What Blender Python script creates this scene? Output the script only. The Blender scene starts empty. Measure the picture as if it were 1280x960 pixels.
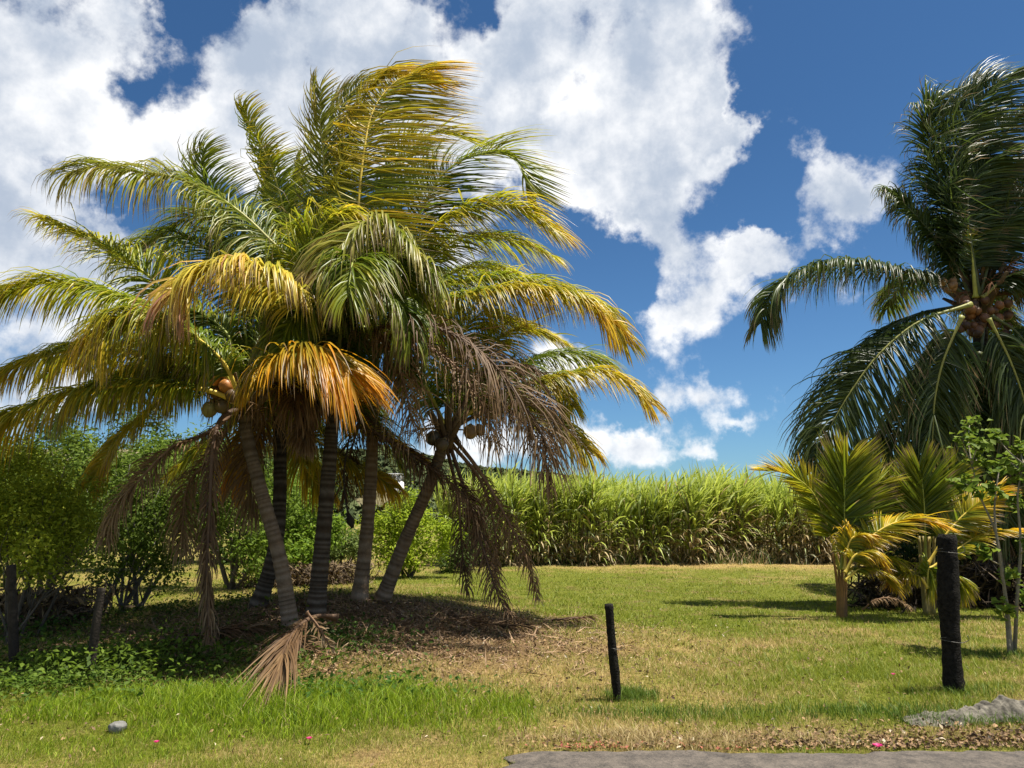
import bpy, math, random
import numpy as np
from mathutils import Vector
R = math.radians
rng = np.random.default_rng(11)
random.seed(5)
scene = bpy.context.scene
COL = scene.collection

# ------------------------------------------------------------------ camera
PITCH = R(10.17); F = 931.0; EYE = 1.6
cam_d = bpy.data.cameras.new('camera'); cam = bpy.data.objects.new('camera', cam_d); COL.objects.link(cam)
cam.location = (0, 0, EYE); cam.rotation_euler = (R(90) + PITCH, 0, 0)
cam_d.sensor_width = 36; cam_d.lens = 36 * F / 1280; cam_d.clip_end = 5000; cam_d.clip_start = 0.05
scene.camera = cam
scene.view_settings.view_transform = 'Standard'; scene.view_settings.look = 'None'
scene.view_settings.exposure = 1.0; scene.view_settings.gamma = 1.0
scene.view_settings.use_curve_mapping = False
try:
    scene.cycles.max_bounces = 8; scene.cycles.transparent_max_bounces = 8
except Exception: pass

def ray(px, py):
    cx, cy = (px - 640) / F, (480 - py) / F
    c, s = math.cos(PITCH), math.sin(PITCH)
    return np.array([cx, c - cy * s, s + cy * c])
def P(px, py, Y):
    d = ray(px, py); return np.array([0, 0, EYE]) + d * (Y / d[1])

# ------------------------------------------------------------------ sky and sun
SUN_EL, SUN_AZ = R(71), math.atan2(0.99, -0.04)
world = bpy.data.worlds.new('World'); scene.world = world; world.use_nodes = True
def build_world():
    nt = world.node_tree; N = nt.nodes; Lk = nt.links; N.clear()
    def node(t, **k):
        n = N.new(t)
        for a, b in k.items(): setattr(n, a, b)
        return n
    def setin(n, i, v):
        if isinstance(v, bpy.types.NodeSocket): Lk.new(v, n.inputs[i])
        elif v is not None: n.inputs[i].default_value = v
    def m(op, a, b=None, c=None, clamp=False):
        n = node('ShaderNodeMath', operation=op); n.use_clamp = clamp
        setin(n, 0, a); setin(n, 1, b); setin(n, 2, c); return n.outputs[0]
    def vm(op, a, b=None):
        n = node('ShaderNodeVectorMath', operation=op); setin(n, 0, a); setin(n, 1, b)
        return n.outputs['Value'] if op in ('DOT_PRODUCT', 'LENGTH') else n.outputs[0]
    def noise(vec, scale, detail=6, rough=.55):
        n = node('ShaderNodeTexNoise'); setin(n, 'Vector', vec); setin(n, 'Scale', scale)
        setin(n, 'Detail', detail); setin(n, 'Roughness', rough); return n.outputs
    def ss(v, a, b):
        n = node('ShaderNodeMapRange', interpolation_type='SMOOTHSTEP'); setin(n, 0, v)
        n.inputs[1].default_value = a; n.inputs[2].default_value = b; return n.outputs[0]
    sky = node('ShaderNodeTexSky', sky_type='NISHITA'); sky.sun_disc = False
    sky.sun_elevation = SUN_EL; sky.sun_rotation = SUN_AZ; sky.altitude = 50
    sky.air_density = 1.0; sky.dust_density = 0.35; sky.ozone_density = 2.2
    geo = node('ShaderNodeTexCoord').outputs['Generated']
    d = vm('NORMALIZE', geo)
    # wisps: bend the direction a little before asking where the clouds are
    w = noise(d, 5.0, 5, .55)[1]
    w2 = noise(d, 22.0, 5, .6)[1]
    off = vm('ADD', vm('MULTIPLY', vm('SUBTRACT', w, (.5, .5, .5)), (.13, .13, .13)),
             vm('MULTIPLY', vm('SUBTRACT', w2, (.5, .5, .5)), (.07, .07, .07)))
    dw = vm('ADD', d, off)
    blobs = [  # px, py, rx, ry, strength
        (60,50,150,85,1.2),(175,30,45,50,1.0),(0,150,100,110,1.2),(30,250,85,90,1.1),(10,375,110,85,1.2),(130,370,90,50,1.0),(60,470,120,50,1.0),(470,575,80,30,1.0),(560,540,60,30,.9),(110,300,60,35,.8),
        (140,190,75,45,1.0),(225,160,95,42,1.1),(285,130,60,45,1.1),(60,130,90,60,.9),(250,200,80,45,.9),
        (390,40,120,55,1.25),(470,80,95,50,1.2),(350,90,70,40,1.0),(450,20,95,45,1.2),(330,170,90,60,1.0),(430,150,120,70,1.1),
        (640,20,85,70,1.2),(690,90,85,70,1.15),(770,50,110,90,1.25),(820,60,62,100,1.2),(800,160,85,80,1.2),(640,165,75,55,1.1),
        (820,235,62,70,1.15),(760,225,75,50,1.1),(850,300,45,42,1.05),(560,190,110,70,1.0),(700,190,70,50,1.0),(560,300,90,60,.8),
        (850,360,62,38,1.05),(890,405,64,48,1.2),(830,395,38,45,.8),(908,155,24,55,1.9),(1015,215,40,32,.85),(1030,265,55,42,1.05),
        (1072,245,35,34,.95),(1025,305,30,20,.8),(945,338,50,26,2.4),(1060,375,60,22,.7),(872,492,56,26,1.25),(905,530,34,16,1.05),
        (790,552,72,27,1.25),(868,565,32,15,1.0),(745,462,50,26,.85),(690,440,50,35,.85),(975,545,26,8,.5),(970,488,22,14,.45),
        (640,560,80,30,.7),(1050,520,25,16,.5),(1180,480,80,40,.6),(660,370,50,30,.5)]
    holes = [(738,98,34,34,.62),(588,35,24,52,.85),(185,125,34,40,.8),(250,60,42,52,.8),(160,268,40,30,.5),(650,225,28,30,.4),(265,20,40,30,.6),(120,235,60,25,.45),(230,110,40,30,.5),(20,390,60,20,.3),(700,265,60,40,.5),(740,330,60,50,.6),(560,60,20,40,.4),(970,430,45,50,.5),(930,560,40,20,.4),(800,500,40,22,.5),(880,330,25,60,.4),(780,370,60,40,.5),(60,200,50,16,.3),(700,120,30,14,.3),(100,90,22,14,.3)]
    def field(bl):
        acc = None
        for (px, py, rx, ry, s) in bl:
            c = ray(px, py); c /= np.linalg.norm(c)
            a = ray(px + 10, py); a /= np.linalg.norm(a); a = a - c; a /= np.linalg.norm(a)
            b = np.cross(c, a)
            da = vm('DOT_PRODUCT', dw, tuple(a * F / rx)); oa = float(np.dot(c, a) * F / rx)
            db = vm('DOT_PRODUCT', dw, tuple(b * F / ry)); ob = float(np.dot(c, b) * F / ry)
            x = m('SUBTRACT', da, oa); y = m('SUBTRACT', db, ob)
            q = m('MULTIPLY_ADD', x, x, m('MULTIPLY', y, y))
            e = m('MULTIPLY', m('EXPONENT', m('MULTIPLY', q, -1.1)), s)
            acc = e if acc is None else m('ADD', acc, e)
        return acc
    sep = node('ShaderNodeSeparateXYZ'); Lk.new(d, sep.inputs[0]); dx, dy, dz = sep.outputs
    f = m('MINIMUM', m('MULTIPLY', field(blobs), .72), 1.15)
    f = m('SUBTRACT', f, field(holes))
    # region of sky the photograph looks at; the rest carries the same kind of cumulus from noise
    cen = ray(640, 420); cen /= np.linalg.norm(cen)
    inside = ss(vm('DOT_PRODUCT', d, tuple(cen)), .70, .80)
    layer = m('MULTIPLY', m('SUBTRACT', noise(dw, 2.6, 4, .5)[0], .47), 7.0)
    outf = m('MINIMUM', layer, 1.2)
    mix = node('ShaderNodeMix'); setin(mix, 0, inside); setin(mix, 2, outf); setin(mix, 3, f)
    fld = mix.outputs[0]
    fine = noise(d, 13.0, 9, .62)[0]; fine2 = noise(d, 5.0, 3, .5)[0]
    n1 = m('MULTIPLY_ADD', m('SUBTRACT', fine, .5), 2.3, fld)
    n1 = m('MULTIPLY_ADD', m('SUBTRACT', fine2, .5), 1.5, n1)
    mask = ss(n1, .36, 1.02)
    up = ss(dz, -.02, .05)
    mask = m('MULTIPLY', m('MULTIPLY', mask, up), .97)
    # shade: thick middles are grey, rims are bright
    thick = ss(m('MULTIPLY_ADD', m('SUBTRACT', noise(d, 8.0, 8, .6)[0], .5), 3.4, fld), .45, 1.7)
    cr = node('ShaderNodeValToRGB'); Lk.new(thick, cr.inputs[0])
    cr.color_ramp.elements[0].color = (1.0, 1.0, 1.0, 1); cr.color_ramp.elements[1].color = (.43, .50, .61, 1)
    cr.color_ramp.elements[0].position = 0.0; cr.color_ramp.elements[1].position = 1.0
    sp0 = node('ShaderNodeSeparateXYZ'); Lk.new(d, sp0.inputs[0]); tm = node('ShaderNodeMix', data_type='RGBA')
    Lk.new(ss(sp0.outputs[2], .0, .50), tm.inputs[0]); tm.inputs[6].default_value = (.44, .66, .84, 1); tm.inputs[7].default_value = (.31, .51, .67, 1)
    skc = vm('MULTIPLY', sky.outputs[0], tm.outputs[2])
    bg1 = node('ShaderNodeBackground'); Lk.new(skc, bg1.inputs[0]); bg1.inputs[1].default_value = SKY
    bg2 = node('ShaderNodeBackground'); Lk.new(cr.outputs[0], bg2.inputs[0]); bg2.inputs[1].default_value = CLOUD
    mx = node('ShaderNodeMixShader'); Lk.new(mask, mx.inputs[0]); Lk.new(bg1.outputs[0], mx.inputs[1]); Lk.new(bg2.outputs[0], mx.inputs[2])
    out = node('ShaderNodeOutputWorld'); Lk.new(mx.outputs[0], out.inputs[0])
SKY, CLOUD = 0.068, 0.57
build_world()
sun_d = bpy.data.lights.new('sun', 'SUN'); sun = bpy.data.objects.new('sun', sun_d); COL.objects.link(sun)
sun_d.energy = 5.0; sun_d.angle = R(0.5); sun_d.color = (1.0, .95, .86)
sv = Vector((math.sin(SUN_AZ) * math.cos(SUN_EL), math.cos(SUN_AZ) * math.cos(SUN_EL), math.sin(SUN_EL)))
sun.rotation_euler = sv.to_track_quat('Z', 'Y').to_euler(); sun.location = (20, 15, 40)

# ------------------------------------------------------------------ helpers
def nrm(v): return v / np.maximum(np.linalg.norm(v, axis=-1, keepdims=True), 1e-9)
_tab = rng.random((64, 64))
def vnoise(x, y, s=1.0, seed=0):
    x = np.asarray(x, float) * s + seed * 17.3; y = np.asarray(y, float) * s + seed * 9.1
    xi = np.floor(x).astype(int); yi = np.floor(y).astype(int); fx = x - xi; fy = y - yi
    fx = fx * fx * (3 - 2 * fx); fy = fy * fy * (3 - 2 * fy)
    g = lambda a, b: _tab[a % 64, b % 64]
    return (g(xi, yi) * (1 - fx) + g(xi + 1, yi) * fx) * (1 - fy) + (g(xi, yi + 1) * (1 - fx) + g(xi + 1, yi + 1) * fx) * fy
def fnoise(x, y, s=1.0, seed=0):
    return (vnoise(x, y, s, seed) * .55 + vnoise(x, y, s * 2.1, seed + 3) * .28 + vnoise(x, y, s * 4.4, seed + 7) * .17)
def sstep(v, a, b):
    t = np.clip((v - a) / (b - a), 0, 1); return t * t * (3 - 2 * t)

def link(o, parent=None):
    COL.objects.link(o)
    if parent is not None: o.parent = parent
    return o
def origin(p):
    o = Vector((0, 0, 0))
    while p is not None: o = o + Vector(p.location); p = p.parent
    return np.array(o)
def tag(o, label=None, cat=None, group=None, kind=None):
    if label: o['label'] = label
    if cat: o['category'] = cat
    if group: o['group'] = group
    if kind: o['kind'] = kind
    return o
def empty(name, loc, label, cat, group=None):
    o = bpy.data.objects.new(name, None); o.empty_display_size = .2; link(o); o.location = tuple(float(v) for v in loc)
    return tag(o, label, cat, group)
def mk(name, V, faces, mat, parent=None, col=None, smooth=False, loc=None):
    """V: (n,3) world coordinates; faces: list of (m,k) int arrays; col: (n,3) colours"""
    V = np.asarray(V, float)
    base = origin(parent) if parent is not None else np.zeros(3)
    ofs = np.array(loc, float) if loc is not None else (np.zeros(3) if parent is not None else None)
    if ofs is None: ofs = np.zeros(3)
    W = V - base - (ofs - base if loc is not None else 0)
    me = bpy.data.meshes.new(name)
    me.vertices.add(len(W)); me.vertices.foreach_set('co', W.astype(np.float32).ravel())
    fs = [np.asarray(f, int) for f in (faces if isinstance(faces, list) else [faces]) if len(f)]
    lv = np.concatenate([f.ravel() for f in fs]); tot = np.concatenate([np.full(len(f), f.shape[1]) for f in fs])
    me.loops.add(len(lv)); me.loops.foreach_set('vertex_index', lv.astype(np.int32))
    me.polygons.add(len(tot)); st = np.concatenate([[0], np.cumsum(tot)[:-1]])
    me.polygons.foreach_set('loop_start', st.astype(np.int32))
    if smooth: me.polygons.foreach_set('use_smooth', np.ones(len(tot), bool))
    if col is not None:
        a = me.color_attributes.new('Col', 'FLOAT_COLOR', 'POINT')
        c = np.ones((len(W), 4), np.float32); c[:, :3] = col; a.data.foreach_set('color', c.ravel())
    me.update(calc_edges=True); me.validate()
    me.materials.append(mat)
    o = bpy.data.objects.new(name, me); link(o, parent)
    if loc is not None: o.location = tuple(ofs - base)
    return o
class Acc:
    def __init__(s): s.V = []; s.Q = []; s.T = []; s.C = []; s.n = 0
    def add(s, V, Q=None, T=None, C=None):
        V = np.asarray(V, float)
        if Q is not None and len(Q): s.Q.append(np.asarray(Q, int) + s.n)
        if T is not None and len(T): s.T.append(np.asarray(T, int) + s.n)
        s.V.append(V); s.C.append(np.broadcast_to(np.asarray(C if C is not None else (1, 1, 1), float), (len(V), 3))); s.n += len(V)
    def build(s, name, mat, parent=None, smooth=False, loc=None):
        f = []
        if s.Q: f.append(np.concatenate(s.Q))
        if s.T: f.append(np.concatenate(s.T))
        return mk(name, np.concatenate(s.V), f, mat, parent, np.concatenate(s.C), smooth, loc)
def curve(pts, n=40):
    pts = np.asarray(pts, float); p = np.vstack([2 * pts[0] - pts[1], pts, 2 * pts[-1] - pts[-2]])
    seg = len(pts) - 1; u = np.linspace(0, seg, n); i = np.minimum(u.astype(int), seg - 1); t = (u - i)[:, None]
    a, b, c, d = p[i], p[i + 1], p[i + 2], p[i + 3]
    q = .5 * (2 * b + (c - a) * t + (2 * a - 5 * b + 4 * c - d) * t * t + (3 * b - a - 3 * c + d) * t ** 3)
    L = np.concatenate([[0], np.cumsum(np.linalg.norm(np.diff(q, axis=0), axis=1))])
    s = np.linspace(0, L[-1], n); return np.stack([np.interp(s, L, q[:, k]) for k in range(3)], 1)
def tube(acc, pts, rad, k=8, col=(1, 1, 1), flat=1.0, cap=True, wob=0):
    pts = np.asarray(pts, float); n = len(pts); rad = np.broadcast_to(np.asarray(rad, float), (n,))
    T = nrm(np.gradient(pts, axis=0)); ref = np.tile([0.13, 1.0, 0.07], (n, 1))
    A = nrm(np.cross(T, ref)); B = np.cross(T, A)
    th = np.arange(k) * 2 * math.pi / k
    r = rad[:, None] * (1 + wob * (rng.random((n, k)) - .5))
    V = pts[:, None] + A[:, None] * (np.cos(th)[None, :, None] * r[..., None]) + B[:, None] * (np.sin(th)[None, :, None] * r[..., None] * flat)
    i = np.arange(n - 1)[:, None] * k; j = np.arange(k)[None]; j2 = (j + 1) % k
    Q = np.stack([i + j, i + j2, i + k + j2, i + k + j], -1).reshape(-1, 4)
    VV = V.reshape(-1, 3); T3 = None
    C = np.broadcast_to(np.asarray(col, float), (n, 3)) if np.ndim(col) == 2 else np.broadcast_to(col, (n, 3))
    CC = np.repeat(C, k, 0)
    if cap:
        VV = np.vstack([VV, pts[:1], pts[-1:]]); CC = np.vstack([CC, C[:1], C[-1:]])
        c0, c1 = n * k, n * k + 1; jj = np.arange(k); j3 = (jj + 1) % k
        T3 = np.vstack([np.stack([np.full(k, c0), j3, jj], 1), np.stack([np.full(k, c1), (n - 1) * k + jj, (n - 1) * k + j3], 1)])
    acc.add(VV, Q, T3, CC)
def box(acc, lo, hi, col=(1, 1, 1)):
    x0, y0, z0 = lo; x1, y1, z1 = hi
    V = [(x0,y0,z0),(x1,y0,z0),(x1,y1,z0),(x0,y1,z0),(x0,y0,z1),(x1,y0,z1),(x1,y1,z1),(x0,y1,z1)]
    acc.add(V, [(0,3,2,1),(4,5,6,7),(0,1,5,4),(1,2,6,5),(2,3,7,6),(3,0,4,7)], None, col)

# ------------------------------------------------------------------ materials
def mat(name, base=None, attr=False, rough=.6, trans=0, vary=.0, vscale=8, bump=0, bscale=30, spec=.5, tint=(1, 1, 1), dark=None, ramp=None):
    m = bpy.data.materials.new(name); m.use_nodes = True; nt = m.node_tree; N = nt.nodes; L = nt.links
    pb = N['Principled BSDF']; pb.inputs['Roughness'].default_value = rough; pb.inputs['Specular IOR Level'].default_value = spec
    tc = N.new('ShaderNodeTexCoord')
    if attr:
        a = N.new('ShaderNodeAttribute'); a.attribute_name = 'Col'; col = a.outputs['Color']
    else:
        c = N.new('ShaderNodeRGB'); c.outputs[0].default_value = (*base, 1); col = c.outputs[0]
    if vary:
        nz = N.new('ShaderNodeTexNoise'); nz.inputs['Scale'].default_value = vscale; nz.inputs['Detail'].default_value = 8
        nz.inputs['Roughness'].default_value = .65
        L.new(tc.outputs['Object'], nz.inputs['Vector'])
        mr = N.new('ShaderNodeMapRange'); L.new(nz.outputs[0], mr.inputs[0]); mr.inputs[1].default_value = .3; mr.inputs[2].default_value = .7
        mr.inputs[3].default_value = 1 - vary; mr.inputs[4].default_value = 1 + vary
        mm = N.new('ShaderNodeVectorMath'); mm.operation = 'SCALE'; L.new(col, mm.inputs[0]); L.new(mr.outputs[0], mm.inputs['Scale']); col = mm.outputs[0]
    L.new(col, pb.inputs['Base Color'])
    if bump:
        nb = N.new('ShaderNodeTexNoise'); nb.inputs['Scale'].default_value = bscale; nb.inputs['Detail'].default_value = 6
        L.new(tc.outputs['Object'], nb.inputs['Vector'])
        b = N.new('ShaderNodeBump'); b.inputs['Strength'].default_value = bump; b.inputs['Distance'].default_value = .02
        L.new(nb.outputs[0], b.inputs['Height']); L.new(b.outputs[0], pb.inputs['Normal'])
    if trans:
        tr = N.new('ShaderNodeBsdfTranslucent'); L.new(col, tr.inputs[0])
        mx = N.new('ShaderNodeMixShader'); mx.inputs[0].default_value = trans
        L.new(pb.outputs[0], mx.inputs[1]); L.new(tr.outputs[0], mx.inputs[2]); L.new(mx.outputs[0], N['Material Output'].inputs[0])
    return m
M = dict(
    leaflet=mat('palm_leaflet', attr=True, rough=.38, trans=.48, spec=.38),
    dead=mat('dead_leaflet', attr=True, rough=.6, trans=.2, spec=.3),
    rachis=mat('palm_rachis', attr=True, rough=.5, vary=.25, vscale=10, spec=.3),
    trunk=mat('palm_trunk', attr=True, rough=.9, vary=.35, vscale=9, bump=.6, bscale=45, spec=.15),
    bark=mat('bark', attr=True, rough=.9, vary=.3, vscale=14, bump=.5, bscale=40, spec=.15),
    nut=mat('coconut_husk', attr=True, rough=.5, vary=.25, vscale=14, spec=.4),
    leaf=mat('broad_leaf', attr=True, rough=.6, trans=.42, spec=.15),
    grass=mat('grass_blade', attr=True, rough=.55, trans=.35, spec=.25),
    cane=mat('cane_leaf', attr=True, rough=.5, trans=.42, spec=.25),
    far=mat('hill_foliage', attr=True, rough=.9, spec=.1),
    post=mat('charred_post', (.017, .015, .012), rough=.85, vary=.7, vscale=30, bump=1, bscale=60, spec=.08),
    wood=mat('weathered_wood', (.035, .028, .022), rough=.9, vary=.4, vscale=20, bump=.6, bscale=50, spec=.15),
    wire=mat('galvanised_wire', (.13, .12, .10), rough=.5, vary=.3, vscale=40),
    rock=mat('grey_stone', (.17, .165, .15), rough=.95, vary=.55, vscale=9, bump=.8, bscale=25, spec=.2),
    white=mat('white_wall_paint', (.75, .74, .72), rough=.8, vary=.06, vscale=2),
    glass=mat('dark_window_glass', (.03, .035, .04), rough=.15, vary=.1, vscale=2),
    petal=mat('magenta_petal', (.55, .02, .16), rough=.5, trans=.3, vary=.2, vscale=60),
    litter=mat('leaf_litter', attr=True, rough=.8, spec=.2),
)

# ------------------------------------------------------------------ terrain
def H(x, y):
    x = np.asarray(x, float); y = np.asarray(y, float)
    z = .42 * np.exp(-(((x + 2.7) / np.where(x < -2.7, 3.0, 2.6)) ** 2) - (((y - 11.2) / np.where(y < 11.2, 2.6, 5.0)) ** 2))
    z = z + .10 * (fnoise(x, y, .5, 1) - .5) * sstep(y, 5.6, 8)
    z = z + .05 * (fnoise(x, y, 1.7, 2) - .5) * sstep(y, 5.2, 6.5) + .03 * (fnoise(x, y, 4.5, 6) - .5) * sstep(y, 5.4, 6.2)
    z = z + .10 * np.exp(-(((x - 5.0) / 1.6) ** 2) - (((y - 7.2) / 1.0) ** 2))
    z = z + .10 * sstep(y, 17, 26)
    return z
def G(px, py):
    d = ray(px, py); Y = 4.0; p = None
    for k in range(4000):
        Y += .02
        q = np.array([0, 0, EYE]) + d * (Y / d[1])
        if q[2] <= H(q[0], q[1]) or Y > 60: return np.array([q[0], q[1], float(H(q[0], q[1]))])
def road_y(x):      # far edge of the road
    x = np.asarray(x, float); return 5.52 - .012 * x + .14 * (fnoise(x, x * 0 + 3, 2.2, 4) - .5) + .09 * (fnoise(x, x * 0 + 9, 9, 5) - .5)
ROAD_X0 = -0.10
def on_road(x, y): return (y < road_y(x)) & (x > ROAD_X0 + .25 * (y - 5.0) + .06 * np.sin(y * 23))

def g2(x, y, cx, cy, sx, sy): return np.exp(-((x - cx) / sx) ** 2 - ((y - cy) / sy) ** 2)
def masks(x, y):
    """dry straw, green, bare litter and palm shade weights of the ground cover"""
    n = fnoise(x, y, .8, 11); n2 = fnoise(x, y, 3.0, 13)
    n3 = fnoise(x, y, 7.0, 17)
    dry = .36 + 1.0 * (n - .5) + .75 * (n2 - .5) + .5 * (n3 - .5)
    dry = dry + .50 * g2(x, y, .2, 8.0, 1.9, 2.2) + .35 * g2(x, y, -1.0, 11, 2.0, 2.0) + .3 * g2(x, y, 2.2, 5.95, 3.5, .35)
    dry = dry - .45 * g2(x, y, 2.2, 14.5, 4.0, 3.0) - .25 * g2(x, y, 4.0, 8.0, 2.0, 1.6) - .35 * g2(x, y, 0, 19, 4, 3) 
    dry = dry - .5 * g2(x, y, -2.4, 6.5, 2.3, 1.1) - .3 * g2(x, y, 3.0, 17, 6, 5) + .8 * g2(x, y, 7.0, 24.8, 6.0, 1.6) + .4 * g2(x, y, -3.0, 16, 4.0, 2.6) - .5 * g2(x, y, -3.0, 6.6, 3.2, .8) + .35 * g2(x, y, -1.2, 5.35, 1.2, .3)
    dry = dry + .4 * g2(x, y, 5.0, 8.6, 1.0, .5) + .5 * g2(x, y, -6.5, 11.5, 2.5, .8)
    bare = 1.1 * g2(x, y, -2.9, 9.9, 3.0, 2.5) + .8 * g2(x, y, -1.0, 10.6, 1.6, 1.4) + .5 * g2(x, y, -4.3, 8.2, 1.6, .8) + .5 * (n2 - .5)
    bare = bare + .75 * g2(x, y, -.6, 9.4, 1.3, 1.1) + .55 * sstep(n2 * .5 + n3 * .5, .56, .72) + .6 * g2(x, y, 2.6, 5.85, 3.6, .22) + .55 * g2(x, y, 4.3, 10.6, .45, .45)  # first patch: soil spread to carry the palms' shade in its colour
    return np.clip(dry, 0, 1), np.clip(bare, 0, 1)
def axis(a0, a1, fine0, fine1, step, grow=1.18):
    xs = list(np.arange(fine0, fine1, step)); s = step; v = fine1
    while v < a1: xs.append(v); s *= grow; v += s
    xs.append(a1); s = step; v = fine0 - step; left = []
    while v > a0: left.append(v); s *= grow; v -= s
    left.append(a0); return np.array(left[::-1] + xs)
def build_ground():
    xs = axis(-900, 900, -11, 13, .14); ys = axis(-30, 900, 4.2, 28, .14)
    X, Y = np.meshgrid(xs, ys); Z = H(X, Y)
    nx, ny = len(xs), len(ys)
    V = np.stack([X.ravel(), Y.ravel(), Z.ravel()], 1)
    i = np.arange(ny - 1)[:, None] * nx; j = np.arange(nx - 1)[None]
    Q = np.stack([i + j, i + j + 1, i + nx + j + 1, i + nx + j], -1).reshape(-1, 4)
    dry, bare = masks(V[:, 0], V[:, 1])
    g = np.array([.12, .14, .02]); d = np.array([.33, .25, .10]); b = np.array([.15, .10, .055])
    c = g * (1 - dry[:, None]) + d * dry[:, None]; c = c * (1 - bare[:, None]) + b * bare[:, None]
    m = bpy.data.materials.new('turf_soil'); m.use_nodes = True; nt = m.node_tree; N = nt.nodes; L = nt.links
    pb = N['Principled BSDF']; pb.inputs['Roughness'].default_value = .95; pb.inputs['Specular IOR Level'].default_value = .1
    a = N.new('ShaderNodeAttribute'); a.attribute_name = 'Col'
    tc = N.new('ShaderNodeTexCoord'); nz = N.new('ShaderNodeTexNoise'); nz.inputs['Scale'].default_value = 22; nz.inputs['Detail'].default_value = 9
    nz.inputs['Roughness'].default_value = .75; L.new(tc.outputs['Object'], nz.inputs[0])
    r = N.new('ShaderNodeValToRGB'); L.new(nz.outputs[0], r.inputs[0])
    e = r.color_ramp.elements; e[0].position = .36; e[0].color = (.30, .26, .22, 1); e[1].position = .66; e[1].color = (1.6, 1.5, 1.35, 1)
    mx = N.new('ShaderNodeMix'); mx.data_type = 'RGBA'; mx.blend_type = 'MULTIPLY'; mx.inputs[0].default_value = 1
    L.new(a.outputs[0], mx.inputs[6]); L.new(r.outputs[0], mx.inputs[7]); L.new(mx.outputs[2], pb.inputs['Base Color'])
    bp = N.new('ShaderNodeBump'); bp.inputs['Strength'].default_value = .9; bp.inputs['Distance'].default_value = .03
    L.new(nz.outputs[0], bp.inputs['Height']); L.new(bp.outputs[0], pb.inputs['Normal'])
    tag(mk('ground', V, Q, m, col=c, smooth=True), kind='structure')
build_ground()
def build_road():
    xs = np.arange(ROAD_X0 - .7, 14, .05); rows = np.linspace(0, 1, 30); V = []
    for t in rows:
        e = road_y(xs); y = -8 + (e + 8) * (1 - (1 - t) ** 2.2)
        y0 = y.copy(); left = ROAD_X0 + .25 * (y - 5.0) + .06 * np.sin(y * 23)
        x = np.maximum(xs, left)
        V.append(np.stack([x, y, np.asarray(H(x, y)) + .03 - .028 * (t ** 12) - .02 * np.exp(-(x - left) / .08)], 1))
    V = np.concatenate(V); nx = len(xs); i = np.arange(len(rows) - 1)[:, None] * nx; j = np.arange(nx - 1)[None]
    Q = np.stack([i + j, i + j + 1, i + nx + j + 1, i + nx + j], -1).reshape(-1, 4)
    m = bpy.data.materials.new('old_asphalt'); m.use_nodes = True; nt = m.node_tree; N = nt.nodes; L = nt.links
    pb = N['Principled BSDF']; pb.inputs['Roughness'].default_value = .9; tc = N.new('ShaderNodeTexCoord')
    nz = N.new('ShaderNodeTexNoise'); nz.inputs['Scale'].default_value = 60; nz.inputs['Detail'].default_value = 8; nz.inputs['Roughness'].default_value = .8
    L.new(tc.outputs['Object'], nz.inputs[0]); n2 = N.new('ShaderNodeTexNoise'); n2.inputs['Scale'].default_value = 7; n2.inputs['Detail'].default_value = 7; n2.inputs['Roughness'].default_value = .7; L.new(tc.outputs['Object'], n2.inputs[0])
    av = N.new('ShaderNodeMix'); av.inputs[0].default_value = .45; L.new(nz.outputs[0], av.inputs[2]); L.new(n2.outputs[0], av.inputs[3])
    r = N.new('ShaderNodeValToRGB'); L.new(av.outputs[0], r.inputs[0])
    e = r.color_ramp.elements; e[0].position = .40; e[0].color = (.030, .025, .020, 1); e[1].position = .60; e[1].color = (.15, .122, .095, 1)
    L.new(r.outputs[0], pb.inputs['Base Color'])
    bp = N.new('ShaderNodeBump'); bp.inputs['Strength'].default_value = .8; bp.inputs['Distance'].default_value = .012
    L.new(nz.outputs[0], bp.inputs['Height']); L.new(bp.outputs[0], pb.inputs['Normal'])
    tag(mk('road', V, Q, m, smooth=True), kind='structure')
build_road()

# ------------------------------------------------------------------ blades (grass)
def blades(acc, x, y, h, w, c0, c1, lean=.35, segs=2):
    n = len(x); z = H(x, y); a = rng.random(n) * 2 * math.pi
    base = np.stack([x, y, z - .01], 1)
    side = np.stack([np.cos(a), np.sin(a) * .5, np.zeros(n)], 1) * (w[:, None] / 2)
    la = rng.random(n) * 2 * math.pi; lean_v = np.stack([np.cos(la), np.sin(la), np.zeros(n)], 1) * (h * lean * rng.random(n))[:, None]
    up = np.zeros((n, 3)); up[:, 2] = h
    if segs == 1:
        V = np.stack([base - side, base + side, base + up + lean_v], 1).reshape(-1, 3)
        T = np.arange(n * 3).reshape(-1, 3); C = np.stack([c0, c0, c1], 1).reshape(-1, 3)
        acc.add(V, None, T, C)
    else:
        mid = base + up * .6 + lean_v * .35; tip = base + up * .97 + lean_v * 1.3
        V = np.stack([base - side, base + side, mid + side * .8, mid - side * .8, tip], 1).reshape(-1, 3)
        k = np.arange(n)[:, None] * 5
        cm = (c0 + c1) / 2
        acc.add(V, k + np.array([[0, 1, 2, 3]]), k + np.array([[3, 2, 4]]), np.stack([c0, c0, cm, cm, c1], 1).reshape(-1, 3))
def in_view(x, y, mrg=.9): return np.abs(x) < y * .69 + mrg
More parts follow.
